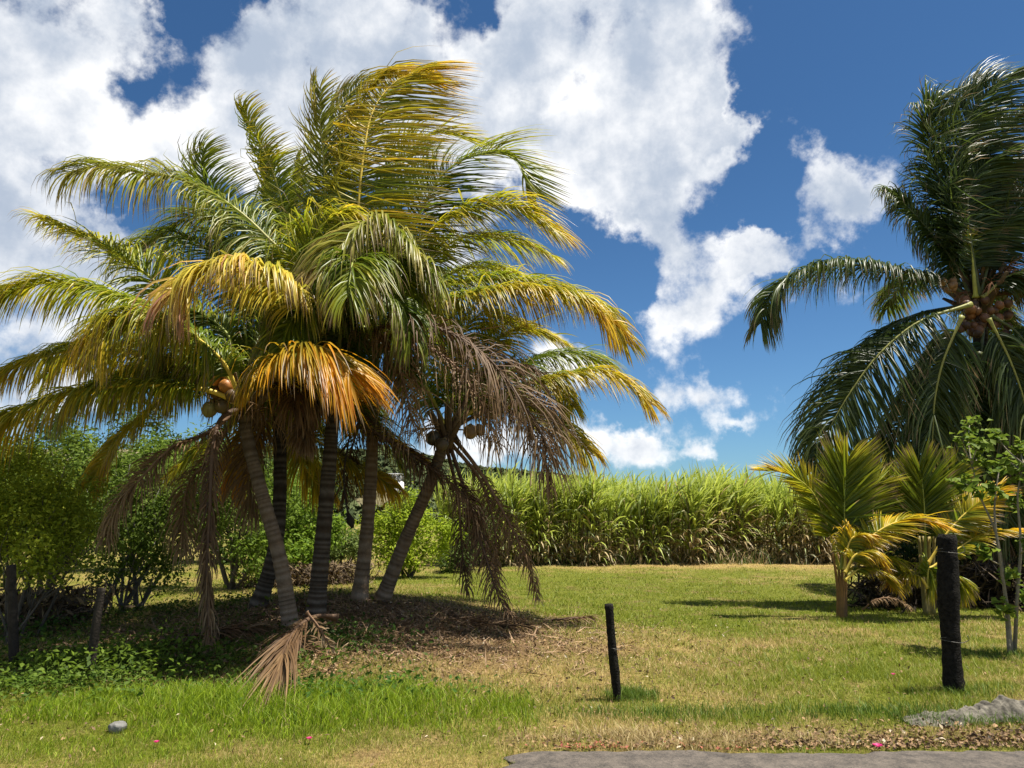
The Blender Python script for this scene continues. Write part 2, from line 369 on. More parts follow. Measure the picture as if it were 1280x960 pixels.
def build_lawn():
    n = 620000
    y = 4.3 / (1 - rng.random(n) * (1 - 4.3 / 27.0)); x = (rng.random(n) * 2 - 1) * (y * .70 + 1.0)
    ok = ~on_road(x, y); x, y = x[ok], y[ok]
    dry, bare = masks(x, y)
    keep = rng.random(len(x)) > bare * .75; x, y, dry, bare = x[keep], y[keep], dry[keep], bare[keep]
    n = len(x); r = rng.random(n)[:, None]
    sc = np.clip(y / 6.0, .8, 3.0)
    tall = sstep(fnoise(x, y, 2.4, 21), .45, .75) + 1.1 * sstep(fnoise(x, y, 5.5, 23), .58, .72)
    h = (.022 + .035 * rng.random(n) * (.5 + tall)) * np.clip(sc, .9, 1.35)
    w = (.0038 + .003 * rng.random(n)) * sc
    isdry = (rng.random(n) < dry * .95)[:, None]
    gcol = np.array([.13, .19, .016]) * (1 - r) + np.array([.32, .35, .03]) * r
    dcol = np.array([.37, .26, .09]) * (1 - r) + np.array([.70, .55, .24]) * r
    c = np.where(isdry, dcol, gcol)
    a = Acc(); blades(a, x, y, h, w, c * .8, c * 1.1, 1.3, 1)
    tag(a.build('lawn_grass', M['grass']), 'short green and straw coloured lawn grass', 'grass', kind='stuff')
    # lush tall grass of the verge on the left
    n = 130000; x = -5.6 + rng.random(n) * 5.8; y = 5.1 + rng.random(n) * 3.0
    d = sstep(fnoise(x, y, 1.5, 31) * .5 + fnoise(x, y, 4.0, 35) * .5, .28, .56) * (g2(x, y, -2.4, 6.7, 2.3, .72) * 1.25 + .5 * g2(x, y, -4.0, 5.9, 2.0, .8))
    k = (rng.random(n) < d) & in_view(x, y) & ~on_road(x, y); x, y = x[k], y[k]; n = len(x); r = rng.random(n)[:, None]
    h = (.05 + .17 * rng.random(n) ** 1.7) * (.25 + .85 * g2(x, y, -1.8, 6.7, 2.0, .6)) * (.35 + 1.3 * fnoise(x, y, 3.0, 33)); w = .0035 + .0045 * rng.random(n)
    c = np.array([.10, .18, .008]) * (1 - r) + np.array([.34, .44, .02]) * r
    c = np.where(rng.random((n, 1)) < .05, np.array([.40, .33, .12]), c)
    a = Acc(); blades(a, x, y, h, w, c * .75, c * 1.15, .9, 2)
    tag(a.build('verge_grass', M['grass']), 'lush bright green long grass along the verge at left', 'grass', kind='stuff')
    # straw tufts by the road, green tuft by the short post
    a = Acc()
    n = 9000; x = rng.random(n) * 2.6 - .1; y = 5.5 + rng.random(n) * .5
    k = rng.random(n) < sstep(fnoise(x, y, 3, 41), .3, .6) * g2(x, y, .7, 5.75, 1.2, .22); x, y = x[k], y[k]; n = len(x); r = rng.random(n)[:, None]
    c = np.array([.34, .24, .09]) * (1 - r) + np.array([.62, .50, .24]) * r
    blades(a, x, y, .03 + .07 * rng.random(n), .004 + .003 * rng.random(n), c * .8, c, 1.4, 2)
    b = G(782, 872); n = 1300; x = b[0] + rng.normal(0, .13, n) + .05; y = b[1] + rng.normal(0, .09, n); r = rng.random(n)[:, None]
    c = np.array([.07, .14, .012]) * (1 - r) + np.array([.2, .27, .04]) * r
    blades(a, x, y, .03 + .08 * rng.random(n), .004 + .004 * rng.random(n), c * .8, c, .8, 2)
    for (px, py, sx, sy, m_) in [(840, 895, .5, .12, 1200), (1110, 895, .45, .12, 1500), (1195, 868, .2, .1, 500), (1240, 905, .35, .08, 900), (1262, 820, .25, .2, 700), (400, 800, .5, .3, 900)]:
        b = G(px, py); x = b[0] + rng.normal(0, sx, m_); y = b[1] + rng.normal(0, sy, m_); r = rng.random(m_)[:, None]
        c = np.array([.06, .13, .012]) * (1 - r) + np.array([.16, .24, .03]) * r
        blades(a, x, y, .03 + .08 * rng.random(m_), .004 + .004 * rng.random(m_), c * .8, c, .9, 2)
    tag(a.build('grass_tufts', M['grass']), 'longer tufts of straw and green grass by the road edge and post feet', 'grass', kind='stuff')
build_lawn()

# ------------------------------------------------------------------ leaves
def leaves(acc, pos, size, nrmv, col, asp=.5):
    """folded rhombus leaves"""
    n = len(pos); nv = nrm(nrmv); t = nrm(np.cross(nv, rng.normal(size=(n, 3)))); b = np.cross(nv, t)
    L = size[:, None] / 2; w = L * asp
    p0 = pos - t * L; p1 = pos + b * w + t * L * .1 + nv * w * .35; p2 = pos + t * L - nv * w * .3; p3 = pos - b * w + t * L * .1 + nv * w * .35
    V = np.stack([p0, p1, p2, p3], 1).reshape(-1, 3); k = np.arange(n)[:, None] * 4
    T = np.concatenate([k + np.array([[0, 1, 2]]), k + np.array([[0, 2, 3]])])
    acc.add(V, None, T, np.repeat(col, 4, 0))
def mixc(a, b, r): return np.array(a) * (1 - r) + np.array(b) * r
def build_litter():
    a = Acc(); n = 16000
    x = np.concatenate([rng.normal(-2.6, 2.4, n), rng.random(5000) ** .5 * 6 - .2, rng.random(2500) * 16 - 5, rng.normal(-.9, 1.2, 3500)])
    y = np.concatenate([rng.normal(9.6, 1.5, n), 5.56 + np.abs(rng.normal(0, .25, 5000)), 5.7 + rng.random(2500) * 9, rng.normal(10.4, .9, 3500)])
    k = in_view(x, y) & ((~on_road(x, y)) | (y > road_y(x) - .07)) & (y > 4.5); x, y = x[k], y[k]
    _, bare = masks(x, y); n = len(x)
    pos = np.stack([x, y, H(x, y) + .012 + .02 * rng.random(n) + .028 * on_road(x, y)], 1); r = rng.random(n)[:, None]
    c = np.where(rng.random((n, 1)) < .05, mixc([.35, .27, .16], [.5, .42, .3], r), mixc([.07, .045, .028], [.32, .20, .10], r))
    nv = rng.normal(size=(n, 3)) * .55; nv[:, 2] += 1
    leaves(a, pos, .018 + .035 * rng.random(n), nv, c, .5)
    # dry strips: shed leaflets under the palms
    n = 3200; x = rng.normal(-2.4, 1.5, n); y = rng.normal(10.0, .95, n); pos = np.stack([x, y, H(x, y) + .02], 1)
    nv = rng.normal(size=(n, 3)) * .3; nv[:, 2] += 1; r = rng.random(n)[:, None]
    leaves(a, pos, .12 + .35 * rng.random(n), nv, mixc([.12, .07, .04], [.36, .24, .14], r), .05)
    tag(a.build('leaf_litter', M['litter']), 'brown dead leaves and shed strips under the palms and along the road', 'leaf litter', kind='stuff')
    # low weeds in the shade of the bank
    a = Acc()
    for (px, py, sx, sy, m_, lo, hi, hh) in [(110, 840, .75, .5, 2600, [.05,.09,.012], [.15,.22,.02], .30), (200, 830, 1.1, .5, 2600, [.05,.08,.015], [.11,.16,.02], .14),
             (40, 860, .8, .3, 1600, [.05,.1,.012], [.15,.22,.03], .14), (400, 868, .7, .25, 900, [.03,.08,.012], [.09,.17,.02], .14), (190, 770, 1.3, .8, 2400, [.05,.08,.012], [.12,.16,.02], .2),
             (440, 800, .4, .3, 500, [.03,.07,.012], [.08,.14,.02], .16), (270, 800, 1.0, .6, 900, [.04,.07,.012], [.09,.13,.02], .10), (10, 800, .5, .4, 900, [.04,.09,.012], [.12,.2,.03], .3)]:
        b = G(px, py); x = b[0] + rng.normal(0, sx, m_); y = b[1] + rng.normal(0, sy, m_); z = H(x, y) + hh * rng.random(m_) * (.3 + fnoise(x, y, 2.5, 51))
        nv = rng.normal(size=(m_, 3)) * .6; nv[:, 2] += 1
        leaves(a, np.stack([x, y, z], 1), .03 + .055 * rng.random(m_), nv, mixc(lo, hi, rng.random((m_, 1))), .55)
    tag(a.build('ground_weeds', M['leaf']), 'low leafy weeds creeping over the shaded bank', 'weeds', kind='stuff')
build_litter()

# ------------------------------------------------------------------ palm fronds
PAL = {  # colour stops along u: base of frond / leaflet -> tip
    'green': [(.06,.10,.010), (.13,.18,.012), (.26,.29,.018), (.46,.39,.03)],
    'gy':    [(.11,.17,.012), (.26,.30,.016), (.50,.44,.02), (.68,.45,.03)],
    'yellow':[(.15,.20,.016), (.42,.36,.02), (.70,.46,.02), (.74,.38,.04)],
    'orange':[(.16,.17,.015), (.48,.30,.015), (.68,.30,.012), (.48,.16,.02)],
    'pink':  [(.14,.18,.02), (.52,.44,.05), (.75,.55,.09), (.60,.32,.20)],
    'tan':   [(.09,.14,.016), (.20,.23,.02), (.38,.34,.06), (.50,.36,.17)],
    'brown': [(.13,.075,.03), (.19,.11,.045), (.26,.165,.075), (.35,.25,.14)],
    'dkbrown':[(.07,.038,.016), (.11,.06,.025), (.17,.10,.043), (.26,.175,.09)],
    'dark':  [(.035,.06,.012), (.06,.095,.016), (.10,.135,.022), (.17,.19,.04)],
    'darky': [(.038,.06,.012), (.07,.10,.018), (.12,.145,.03), (.24,.22,.05)],
}
RIB = {'green': (.24,.27,.04), 'gy': (.36,.33,.05), 'yellow': (.6,.44,.07), 'orange': (.55,.33,.05), 'pink': (.5,.42,.10), 'tan': (.32,.30,.08),
       'brown': (.24,.14,.08), 'dkbrown': (.12,.07,.04), 'dark': (.08,.09,.025), 'darky': (.26,.25,.06)}
WIND = np.array([1.0, .2, -.02])
def frond(parent, pts, L=.85, n=80, pal='gy', droop=.7, wind=.15, w=.036, t0=.16, roll=0, a0=72, a1=28, lift=.15, rad=.030, cshift=0, jit=.10, ragged=.0, label=None, prof=None, neat=False):
    n = int(n * (1.9 if pal in ('brown', 'dkbrown') else 2.5)); w = w * .64; L = L * (1.0 if pal in ('brown', 'dkbrown') else 1.12)
    q = curve(pts, 48); T = nrm(np.gradient(q, axis=0)); m_ = len(q)
    vert = np.abs(T[:, 2:3]) ** 2
    hint = np.array([0, 0, 1.0]) * (1 - vert) + np.array([0, -1.0, .0]) * vert
    Nn = nrm(hint - T * np.sum(hint * T, 1, keepdims=True)); S = np.cross(T, Nn)
    cr, sr = math.cos(R(roll)), math.sin(R(roll)); Nn, S = Nn * cr + S * sr, S * cr - Nn * sr
    tt = np.linspace(0, 1, m_)
    a = Acc(); rr = rad * (1 - tt) ** .8 + .0035; rr[:4] *= np.array([1.7, 1.4, 1.2, 1.05])
    tube(a, q, rr, 6, np.array(RIB[pal]), .7)
    dead = pal in ('brown', 'dkbrown'); jit = jit if neat else (max(jit, .22) if dead else jit)
    fr = a.build('frond', M['dead'] if dead else M['rachis'], parent, True)
    if label: fr['label'] = label
    # leaflets
    N2 = n * 2; t = np.repeat(np.linspace(t0, .995, n), 2) + rng.normal(0, .3 / n, N2); t = np.clip(t, t0, .999)
    side = np.tile([1., -1.], n)
    ip = lambda A: np.stack([np.interp(t, tt, A[:, k]) for k in range(3)], 1)
    p, Tt, Nt, St = ip(q), nrm(ip(T)), nrm(ip(Nn)), nrm(ip(S))
    s_ = (t - t0) / (1 - t0)
    ang = R(a0) * (1 - s_) + R(a1) * s_ + rng.normal(0, jit * .8, N2)
    # neighbouring leaflets move together: smooth noise along the frond
    ph = rng.random() * 50; cl = (vnoise(s_ * 14 + ph, side * 3, 1) - .5) * 2
    d0 = Tt * np.cos(ang)[:, None] + St * (side * np.sin(ang))[:, None] + Nt * (lift + .18 * cl)[:, None] + rng.normal(0, jit, (N2, 3))
    stray = (rng.random(N2) < .05) & (not neat); d0 = d0 + stray[:, None] * rng.normal(0, .32, (N2, 3)); d0 = nrm(d0)
    env = np.clip(.55 + 1.3 * s_, 0, 1) * np.clip(.55 + 1.5 * (1 - s_), 0, 1) if prof is None else prof(s_)
    Ln = L * env * (.80 + .3 * rng.random(N2)) * (.85 + .3 * vnoise(s_ * 7 + ph, side * 5, 1)); 
    if ragged: Ln *= np.where(rng.random(N2) < ragged, .25 + .4 * rng.random(N2), 1)
    K = 5; pos = p.copy(); rings = []; dr = np.clip(droop * (1 + .25 * cl + rng.normal(0, .1, N2)), 0, .97)
    wd = wind * (1 + .35 * cl)
    down = np.array([0, 0, -1.0]); wref = None
    for k in range(K + 1):
        s = k / K; f = min(1, (s * 1.25) ** .75)
        d = nrm(d0 * (1 - dr * f)[:, None] + down * (dr * f)[:, None] + WIND * (wd * f)[:, None])
        if wref is None:
            nb = nrm(Nt + rng.normal(0, .35, (N2, 3)))
            wref = nrm(np.cross(d, nb))
        wv = nrm(wref - d * np.sum(wref * d, 1, keepdims=True)); nn = np.cross(wv, d)
        ww = (w * [.55, 1, .95, .75, .45, 0][k] * (.85 + .3 * rng.random(N2) * 0 + .15))[:, None] / 2 if False else w * [.6, 1, .9, .7, .42, 0][k] / 2
        if k < K: rings += [pos - wv * ww, pos - nn * ww * .5, pos + wv * ww]
        else: rings += [pos]
        pos = pos + d * (Ln / K)[:, None]
    V = np.stack(rings, 1); nv = V.shape[1]; V = V.reshape(-1, 3); b = np.arange(N2)[:, None] * nv
    Q = []
    for k in range(K - 1):
        o = 3 * k; Q += [b + np.array([[o, o + 1, o + 4, o + 3]]), b + np.array([[o + 1, o + 2, o + 5, o + 4]])]
    o = 3 * (K - 1); T3 = [b + np.array([[o, o + 1, o + 3]]), b + np.array([[o + 1, o + 2, o + 3]])]
    st = np.array(PAL[pal]); rr_ = rng.normal(0, .13, N2) + .16 * (vnoise(s_ * 9 + ph, side * 7, 1) - .5) * 2
    sv = np.array([k / K for k in range(K) for _ in range(3)] + [1.0])
    u = np.clip((.52 * s_ + rr_ + cshift)[:, None] + .42 * sv[None] ** 1.5, 0, .999) * 3
    i = u.astype(int); fr_ = (u - i)[..., None]; C = st[i] * (1 - fr_) + st[np.minimum(i + 1, 3)] * fr_
    C = C * (1 + rng.normal(0, .12, (N2, 1, 1)))
    if not dead:   # some leaflets have dried tips
        tip = (rng.random(N2) < .35)[:, None] & (sv[None] > .75)
        C = np.where(tip[..., None], np.array([.26, .18, .09]), C)
    C = np.clip(C, .01, .8).reshape(-1, 3)
    lf = mk('leaflets', V, [np.concatenate(Q), np.concatenate(T3)], M['dead'] if dead else M['leaflet'], fr, C)
    lf['kind'] = 'stuff'
    return fr
def px_frond(parent, Y, pts, **k):
    """pts: (px, py, metres nearer(-)/farther(+) than Y)"""
    return frond(parent, [P(p[0], p[1], Y + (p[2] if len(p) > 2 else 0)) for p in pts], **k)
def auto_frond(parent, c, az, el, length, sag=.9, **k):
    d = np.array([math.cos(R(az)) * math.cos(R(el)), math.sin(R(az)) * math.cos(R(el)), math.sin(R(el))])
    pts = [np.array(c)]; n = 7
    for i in range(n):
        d = nrm(d + np.array([0.03, 0, -sag / n * (.4 + i / n * 1.2)])); pts.append(pts[-1] + d * length / n)
    return frond(parent, pts, **k)
def trunk(parent, pts, r0, r1, rings=46, tone=(.21, .165, .12)):
    q = curve(pts, rings * 4); n = len(q); t = np.linspace(0, 1, n)
    r = r0 * (1 - t) + r1 * t + .42 * r0 * np.exp(-t * 16)
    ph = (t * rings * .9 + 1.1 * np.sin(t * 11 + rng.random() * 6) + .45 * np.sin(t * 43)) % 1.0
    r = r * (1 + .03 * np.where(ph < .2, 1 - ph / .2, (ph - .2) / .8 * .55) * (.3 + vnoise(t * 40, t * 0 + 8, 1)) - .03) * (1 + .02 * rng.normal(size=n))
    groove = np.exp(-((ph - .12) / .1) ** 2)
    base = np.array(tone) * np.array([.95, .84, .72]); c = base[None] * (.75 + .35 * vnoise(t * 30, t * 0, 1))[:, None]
    c = c * (1 - .6 * t)[:, None] * (1 - .5 * groove * vnoise(t * 60, t * 0 + 3, 1))[:, None] + np.array([.34, .31, .27]) * (.32 * np.exp(-((ph - .55) / .25) ** 2) * (.4 + .6 * vnoise(t * 50, t * 0 + 5, 1)))[:, None] * (1 - .55 * t)[:, None]  # darker towards the top: shade below the crown put into the colour
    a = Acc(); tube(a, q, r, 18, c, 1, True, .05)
    th = rng.random() * 6
    for i in range(26):   # root fringe at the foot
        an = th + i * .2417 * 1; b0 = q[min(n - 1, 3)] + np.array([math.cos(an), math.sin(an), 0]) * r0 * .95; b1 = np.array([q[0][0] + math.cos(an) * r0 * (1.7 + .7 * rng.random()), q[0][1] + math.sin(an) * r0 * (1.7 + .7 * rng.random()), 0]); b1[2] = float(H(b1[0], b1[1])) - .02
        tube(a, curve([b0, (b0 + b1) / 2 + np.array([0, 0, -.02]), b1], 5), [.02, .018, .016, .012, .008], 5, base * (.5 + .5 * rng.random()))
    return a.build('trunk', M['trunk'], parent, True)
def coconut(parent, c, r, col):
    a = Acc(); n = 9; u = np.linspace(-1, 1, n); d = nrm(np.array([rng.normal(0, .35), rng.normal(0, .35), -1.0]))
    pts = np.array(c)[None] + d[None] * (u * r * 1.15)[:, None]
    rr = r * np.sqrt(np.maximum(0, 1 - u ** 2)) * (1 - .12 * u) + .002
    tube(a, pts, rr, 11, np.array(col) * (1 + rng.normal(0, .12)), 1, True, .02)
    o = a.build('coconut', M['nut'], parent, True)
    b = Acc(); top = pts[0]; tube(b, [top - d * .02, top + d * r * .18], [r * .25, r * .42], 8, (.16, .11, .05)); 
    k = b.build('calyx', M['nut'], o)
    return o
def crown_core(parent, c, r, s=1.0):
    """fibrous leaf bases round the top of the trunk"""
    a = Acc(); n = 16
    for i in range(n):
        az = i * 2.4; el = R(30 + 50 * rng.random()); d = np.array([math.cos(az) * math.cos(el), math.sin(az) * math.cos(el), math.sin(el)])
        p0 = np.array(c) + np.array([0, 0, -.22 * s]); p1 = p0 + d * .28 * s + np.array([0, 0, .05]); p2 = p1 + d * (.25 + .2 * rng.random()) * s
        tube(a, curve([p0, p1, p2], 6), [r * .75, r * .62, r * .5, r * .4, r * .3, r * .2], 7, mixc([.07, .05, .03], [.22, .15, .08], rng.random()), .55, True, .15)
    a.build('leaf_bases', M['bark'], parent)
    b = Acc()
    for i in range(26):   # ragged fibre strips
        az = rng.random() * 6.28; p0 = np.array(c) + np.array([math.cos(az) * r, math.sin(az) * r, -.1 * rng.random()])
        p1 = p0 + np.array([math.cos(az) * .12, math.sin(az) * .12, -.05 - .1 * rng.random()]); p2 = p1 + np.array([rng.normal(0, .05), rng.normal(0, .05), -.2 * rng.random() - .08])
        tube(b, curve([p0, p1, p2], 5), [.014, .012, .009, .006, .003], 4, mixc([.06, .04, .025], [.2, .13, .07], rng.random()), .4)
    b.build('sheath_fibre', M['dead'], parent)
def stalk(parent, c, d, ln, col=(.2, .12, .05), nb=14):
    """branched flower stalk"""
    a = Acc(); d = nrm(np.array(d, float)); c = np.array(c); q = [c]
    for i in range(6): d = nrm(d + np.array([0, 0, -.12])); q.append(q[-1] + d * ln / 6)
    q = np.array(q); tube(a, q, np.linspace(.016, .005, 7), 5, col)
    for i in range(nb):
        k = 2 + i * 4 // nb; p = q[k] + (q[min(k + 1, 6)] - q[k]) * rng.random(); e = nrm(d + rng.normal(0, .55, 3))
        pts = [p]; 
        for j in range(4): e = nrm(e + np.array([0, 0, -.22])); pts.append(pts[-1] + e * ln * .13)
        tube(a, np.array(pts), np.linspace(.006, .002, 5), 4, np.array(col) * (1 + .4 * rng.random()))
    return a.build('flower_stalk', M['bark'], parent)

# ------------------------------------------------------------------ the palm clump on the left
LG = 'coconut palms in the clump at left'
bA, bB, bC, bD, bE = G(366, 784), G(394, 768), G(319, 760), G(448, 752), G(474, 750)
def palm(base, label, group, body, top, r0, r1, tone=(.21, .165, .12)):
    root = empty('coconut_palm', base, label, 'palm tree', group)
    Y = base[1]; pts = [base - np.array([0, 0, .12])] + [P(x, y, Y + dy) for (x, y, dy) in body] + [P(top[0], top[1], Y + top[2])]
    trunk(root, pts, r0, r1, tone=tone); crown_core(root, pts[-1], r1)
    return root, Y, pts[-1]
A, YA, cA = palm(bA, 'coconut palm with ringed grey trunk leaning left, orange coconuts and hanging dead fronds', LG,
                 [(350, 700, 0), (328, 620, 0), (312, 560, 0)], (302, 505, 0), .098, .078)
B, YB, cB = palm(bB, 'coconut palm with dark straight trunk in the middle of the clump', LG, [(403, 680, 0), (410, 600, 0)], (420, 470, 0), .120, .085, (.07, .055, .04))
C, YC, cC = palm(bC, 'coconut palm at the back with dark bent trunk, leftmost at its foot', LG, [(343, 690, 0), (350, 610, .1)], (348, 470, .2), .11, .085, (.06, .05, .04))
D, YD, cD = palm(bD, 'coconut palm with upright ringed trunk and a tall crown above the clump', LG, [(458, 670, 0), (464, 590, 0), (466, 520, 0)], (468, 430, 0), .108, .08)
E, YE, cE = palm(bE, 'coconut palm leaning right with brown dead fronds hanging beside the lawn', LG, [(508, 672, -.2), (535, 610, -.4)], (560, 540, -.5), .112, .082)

# upright wind-blown fronds (tops)
px_frond(C, YC - .3, [(352, 470), (365, 380, .2), (360, 290, .3), (343, 220, .3), (318, 165, .2), (303, 132, .1)], L=.62, pal='gy', droop=.2, wind=1.1, lift=.1, label='wind-blown upright frond, leftmost of the tall ones')
px_frond(B, YB, [(420, 470), (412, 380, .2), (408, 290, .3), (406, 220, .2), (400, 150, 0), (400, 108, -.1)], L=.62, pal='tan', droop=.15, wind=.5, lift=.05)
px_frond(D, YD - .8, [(468, 430), (452, 360, -.2), (448, 270, -.3), (455, 190, -.2), (468, 135, 0), (500, 98, .2), (540, 92, .4)], L=1.4, n=125, pal='yellow', droop=.34, wind=1.9, lift=.1, a0=88, a1=50, cshift=-.06, w=.042, label='tall yellow-green frond with leaflets blown flat to the right')
px_frond(D, YD, [(468, 430), (470, 350, .4), (485, 260, .8), (510, 190, 1), (545, 165, 1.2), (590, 175, 1.2)], L=.9, pal='gy', droop=.25, wind=1.0)
px_frond(D, YD - .2, [(468, 430), (500, 330, 0), (533, 250, 0), (565, 208, 0), (615, 190, 0), (650, 205, 0), (671, 245, 0)], L=1.0, pal='green', droop=.3, wind=.75, cshift=.05)
px_frond(D, YD - .2, [(468, 430), (430, 300, .2), (418, 200, .1), (425, 140, 0), (450, 105, 0), (475, 92, 0)], L=.62, pal='tan', droop=.1, wind=1.0)
px_frond(C, YC, [(348, 470), (340, 380, 0), (345, 280, .3), (338, 230, .4), (330, 190, .4)], L=.55, pal='green', droop=.3, wind=.8)
px_frond(C, YC + .3, [(348, 470), (310, 340, 0), (275, 260, 0), (252, 215, 0), (255, 185, 0)], L=.8, pal='green', droop=.2, wind=.9)
px_frond(C, YC + .5, [(348, 470), (350, 340, .4), (366, 290, .4), (372, 240, .4), (376, 200, .4)], L=.55, pal='green', droop=.3, wind=.7)
# left arching ones
px_frond(B, YB - .3, [(420, 470), (380, 350, -.2), (333, 296, -.3), (293, 260, -.4), (250, 234, -.5), (207, 219, -.6), (165, 214, -.6), (120, 207, -.6), (84, 216, -.6)], L=1.0, n=95, pal='tan', droop=.72, wind=.18, label='long arching frond with dry tan tip reaching up left')
px_frond(C, YC - .5, [(348, 470), (270, 410, -.3), (213, 372, -.5), (187, 346, -.6), (147, 318, -.7), (107, 297, -.7), (55, 276, -.7)], L=.85, n=90, pal='gy', droop=.62, wind=.05, lift=.3)
px_frond(A, YA - .3, [(302, 505), (262, 440, -.3), (200, 392, -.6), (130, 364, -.8), (70, 354, -.9), (25, 360, -1), (-20, 380, -1)], L=.85, n=90, pal='gy', droop=.78, wind=-.02)
px_frond(A, YA - .5, [(302, 505), (345, 440, -.2), (385, 385, -.4), (350, 352, -.7), (315, 336, -.9), (280, 331, -1.1), (247, 342, -1.2), (222, 368, -1.3)], L=.95, n=90, pal='pink', droop=.80, wind=.12, w=.045, t0=.42, cshift=.1, label='yellow frond fading to pink with leaflets hanging like a fan')
px_frond(A, YA - .6, [(302, 505), (280, 455, -.2), (233, 414, -.5), (187, 396, -.7), (155, 395, -.8), (132, 411, -.9), (122, 440, -.9)], L=.85, n=85, pal='yellow', droop=.85, wind=.05, cshift=-.18, label='frond with orange-yellow tip curling down at left')
px_frond(C, YC - .6, [(348, 470), (240, 452, -.3), (150, 440, -.5), (90, 438, -.5), (30, 455, -.5), (-25, 480, -.5)], L=.85, n=90, pal='yellow', droop=.85, wind=0, cshift=-.15)
px_frond(A, YA - .4, [(302, 505), (260, 488, -.2), (207, 481, -.3), (150, 482, -.4), (100, 489, -.5), (45, 506, -.6), (0, 526, -.6), (-40, 550, -.6)], L=.9, n=95, pal='yellow', droop=.88, wind=.02, w=.04, cshift=-.10, label='lowest long frond at left, green with yellow tip')
px_frond(B, YB + .6, [(420, 470), (250, 430, .5), (120, 435, .5), (60, 443, .5), (0, 468, .5)], L=.7, pal='dark', droop=.8, wind=0)
px_frond(A, YA + .3, [(302, 505), (240, 480, .3), (180, 520, .5), (140, 560, .6), (115, 600, .6)], L=.7, pal='yellow', droop=.85, wind=0, cshift=-.05)
px_frond(A, YA + .2, [(302, 505), (220, 430, .4), (160, 400, .8), (110, 420, 1.0), (60, 470, 1.0)], L=.9, pal='gy', droop=.85, wind=0)
px_frond(C, YC + .2, [(348, 470), (300, 350, 0), (240, 300, 0), (190, 300, 0), (150, 320, 0)], L=1.0, pal='green', droop=.8, wind=.05)
px_frond(B, YB + .5, [(420, 470), (350, 340, .2), (300, 280, .2), (240, 270, .2), (190, 300, .2)], L=1.0, pal='green', droop=.7, wind=.1)
px_frond(A, YA + .4, [(302, 505), (250, 470, .3), (190, 462, .5), (130, 480, .6), (80, 520, .6)], L=.85, pal='green', droop=.88, wind=.03)
px_frond(A, YA + .1, [(302, 505), (330, 450, .2), (360, 440, .3), (390, 470, .3)], L=.8, pal='green', droop=.85, wind=.03)
px_frond(A, YA, [(302, 505), (290, 430, 0), (262, 400, 0), (225, 400, -.1), (195, 430, -.1)], L=.85, pal='green', droop=.85, wind=.03)
# centre
px_frond(D, YD - .9, [(500, 440), (548, 380, -.5), (525, 320, -1.0), (490, 290, -1.2), (462, 283, -1.4), (428, 305, -1.6), (400, 345, -1.7)], L=.95, n=90, pal='tan', droop=.75, wind=.1, w=.045, t0=.28, cshift=.12, label='pale green frond arching towards the viewer in the middle')
px_frond(B, YB - .4, [(420, 470), (388, 400, -.1), (380, 330, -.2), (400, 285, -.3), (430, 268, -.4), (460, 275, -.5)], L=.8, pal='gy', droop=.72, wind=.25)
px_frond(B, YB, [(420, 470), (372, 395, 0), (375, 340, 0), (395, 300, 0), (420, 285, 0)], L=.7, pal='green', droop=.7, wind=.25)
px_frond(D, YD - .3, [(468, 430), (490, 350, 0), (522, 303, 0), (563, 272, -.1), (613, 256, -.2), (655, 262, -.2), (698, 290, -.2)], L=.95, n=90, pal='gy', droop=.62, wind=.3, cshift=.15, label='yellow-green arching frond on the right of the clump')
px_frond(D, YD, [(468, 430), (510, 360, 0), (570, 300, .3), (640, 300, .4), (690, 320, .4)], L=.8, pal='gy', droop=.7, wind=.25)
px_frond(B, YB - .6, [(420, 470), (440, 400, -.2), (470, 370, -.6), (500, 380, -.8), (515, 420, -.9)], L=.75, pal='green', droop=.8, wind=.05, cshift=-.1)
px_frond(B, YB - .7, [(420, 470), (400, 405, -.2), (385, 380, -.6), (365, 400, -.8), (350, 440, -.9)], L=.75, pal='green', droop=.8, wind=.05, cshift=-.1)
px_frond(D, YD - .7, [(468, 430), (470, 350, -.3), (485, 320, -.7), (505, 340, -1.0), (520, 380, -1.1)], L=.8, pal='green', droop=.8, wind=.1)
px_frond(B, YB - .8, [(420, 470), (430, 380, -.4), (445, 330, -.8), (440, 330, -1.2), (435, 370, -1.5)], L=.8, pal='green', droop=.8, wind=.1)
# right
px_frond(D, YD - .5, [(468, 430), (510, 375, -.2), (575, 352, -.3), (640, 349, -.4), (700, 358, -.4), (750, 384, -.4), (784, 430, -.4)], L=.7, n=90, pal='gy', droop=.7, wind=.22, cshift=.1)
px_frond(D, YD - .8, [(468, 430), (520, 388, -.2), (580, 370, -.4), (650, 362, -.5), (700, 366, -.6), (738, 380, -.6), (765, 405, -.6)], L=.85, n=95, pal='yellow', droop=.82, wind=.08, cshift=-.05, w=.04, label='golden yellow frond with leaflets hanging like a curtain')
px_frond(E, YE - .3, [(560, 540), (595, 510, 0), (640, 487, 0), (690, 472, 0), (742, 463, 0), (785, 478, 0), (814, 506, 0)], L=.75, n=80, pal='yellow', droop=.72, wind=.18, cshift=-.1)
px_frond(E, YE, [(560, 540), (610, 500, .2), (660, 505, .3), (700, 530, .3), (738, 568, .3)], L=.7, pal='yellow', droop=.7, wind=.1, cshift=-.2)
px_frond(E, YE + .3, [(560, 540), (590, 470, .2), (620, 425, .3), (655, 410, .3), (700, 425, .3)], L=.7, pal='gy', droop=.6, wind=.2, cshift=.1)
px_frond(E, YE + .3, [(560, 540), (560, 470, .2), (575, 420, .3), (600, 395, .3), (640, 400, .4)], L=.9, pal='gy', droop=.6, wind=.3)
px_frond(E, YE, [(560, 540), (530, 480, 0), (500, 460, 0), (470, 480, 0), (450, 520, 0)], L=.7, pal='gy', droop=.8, wind=.1)
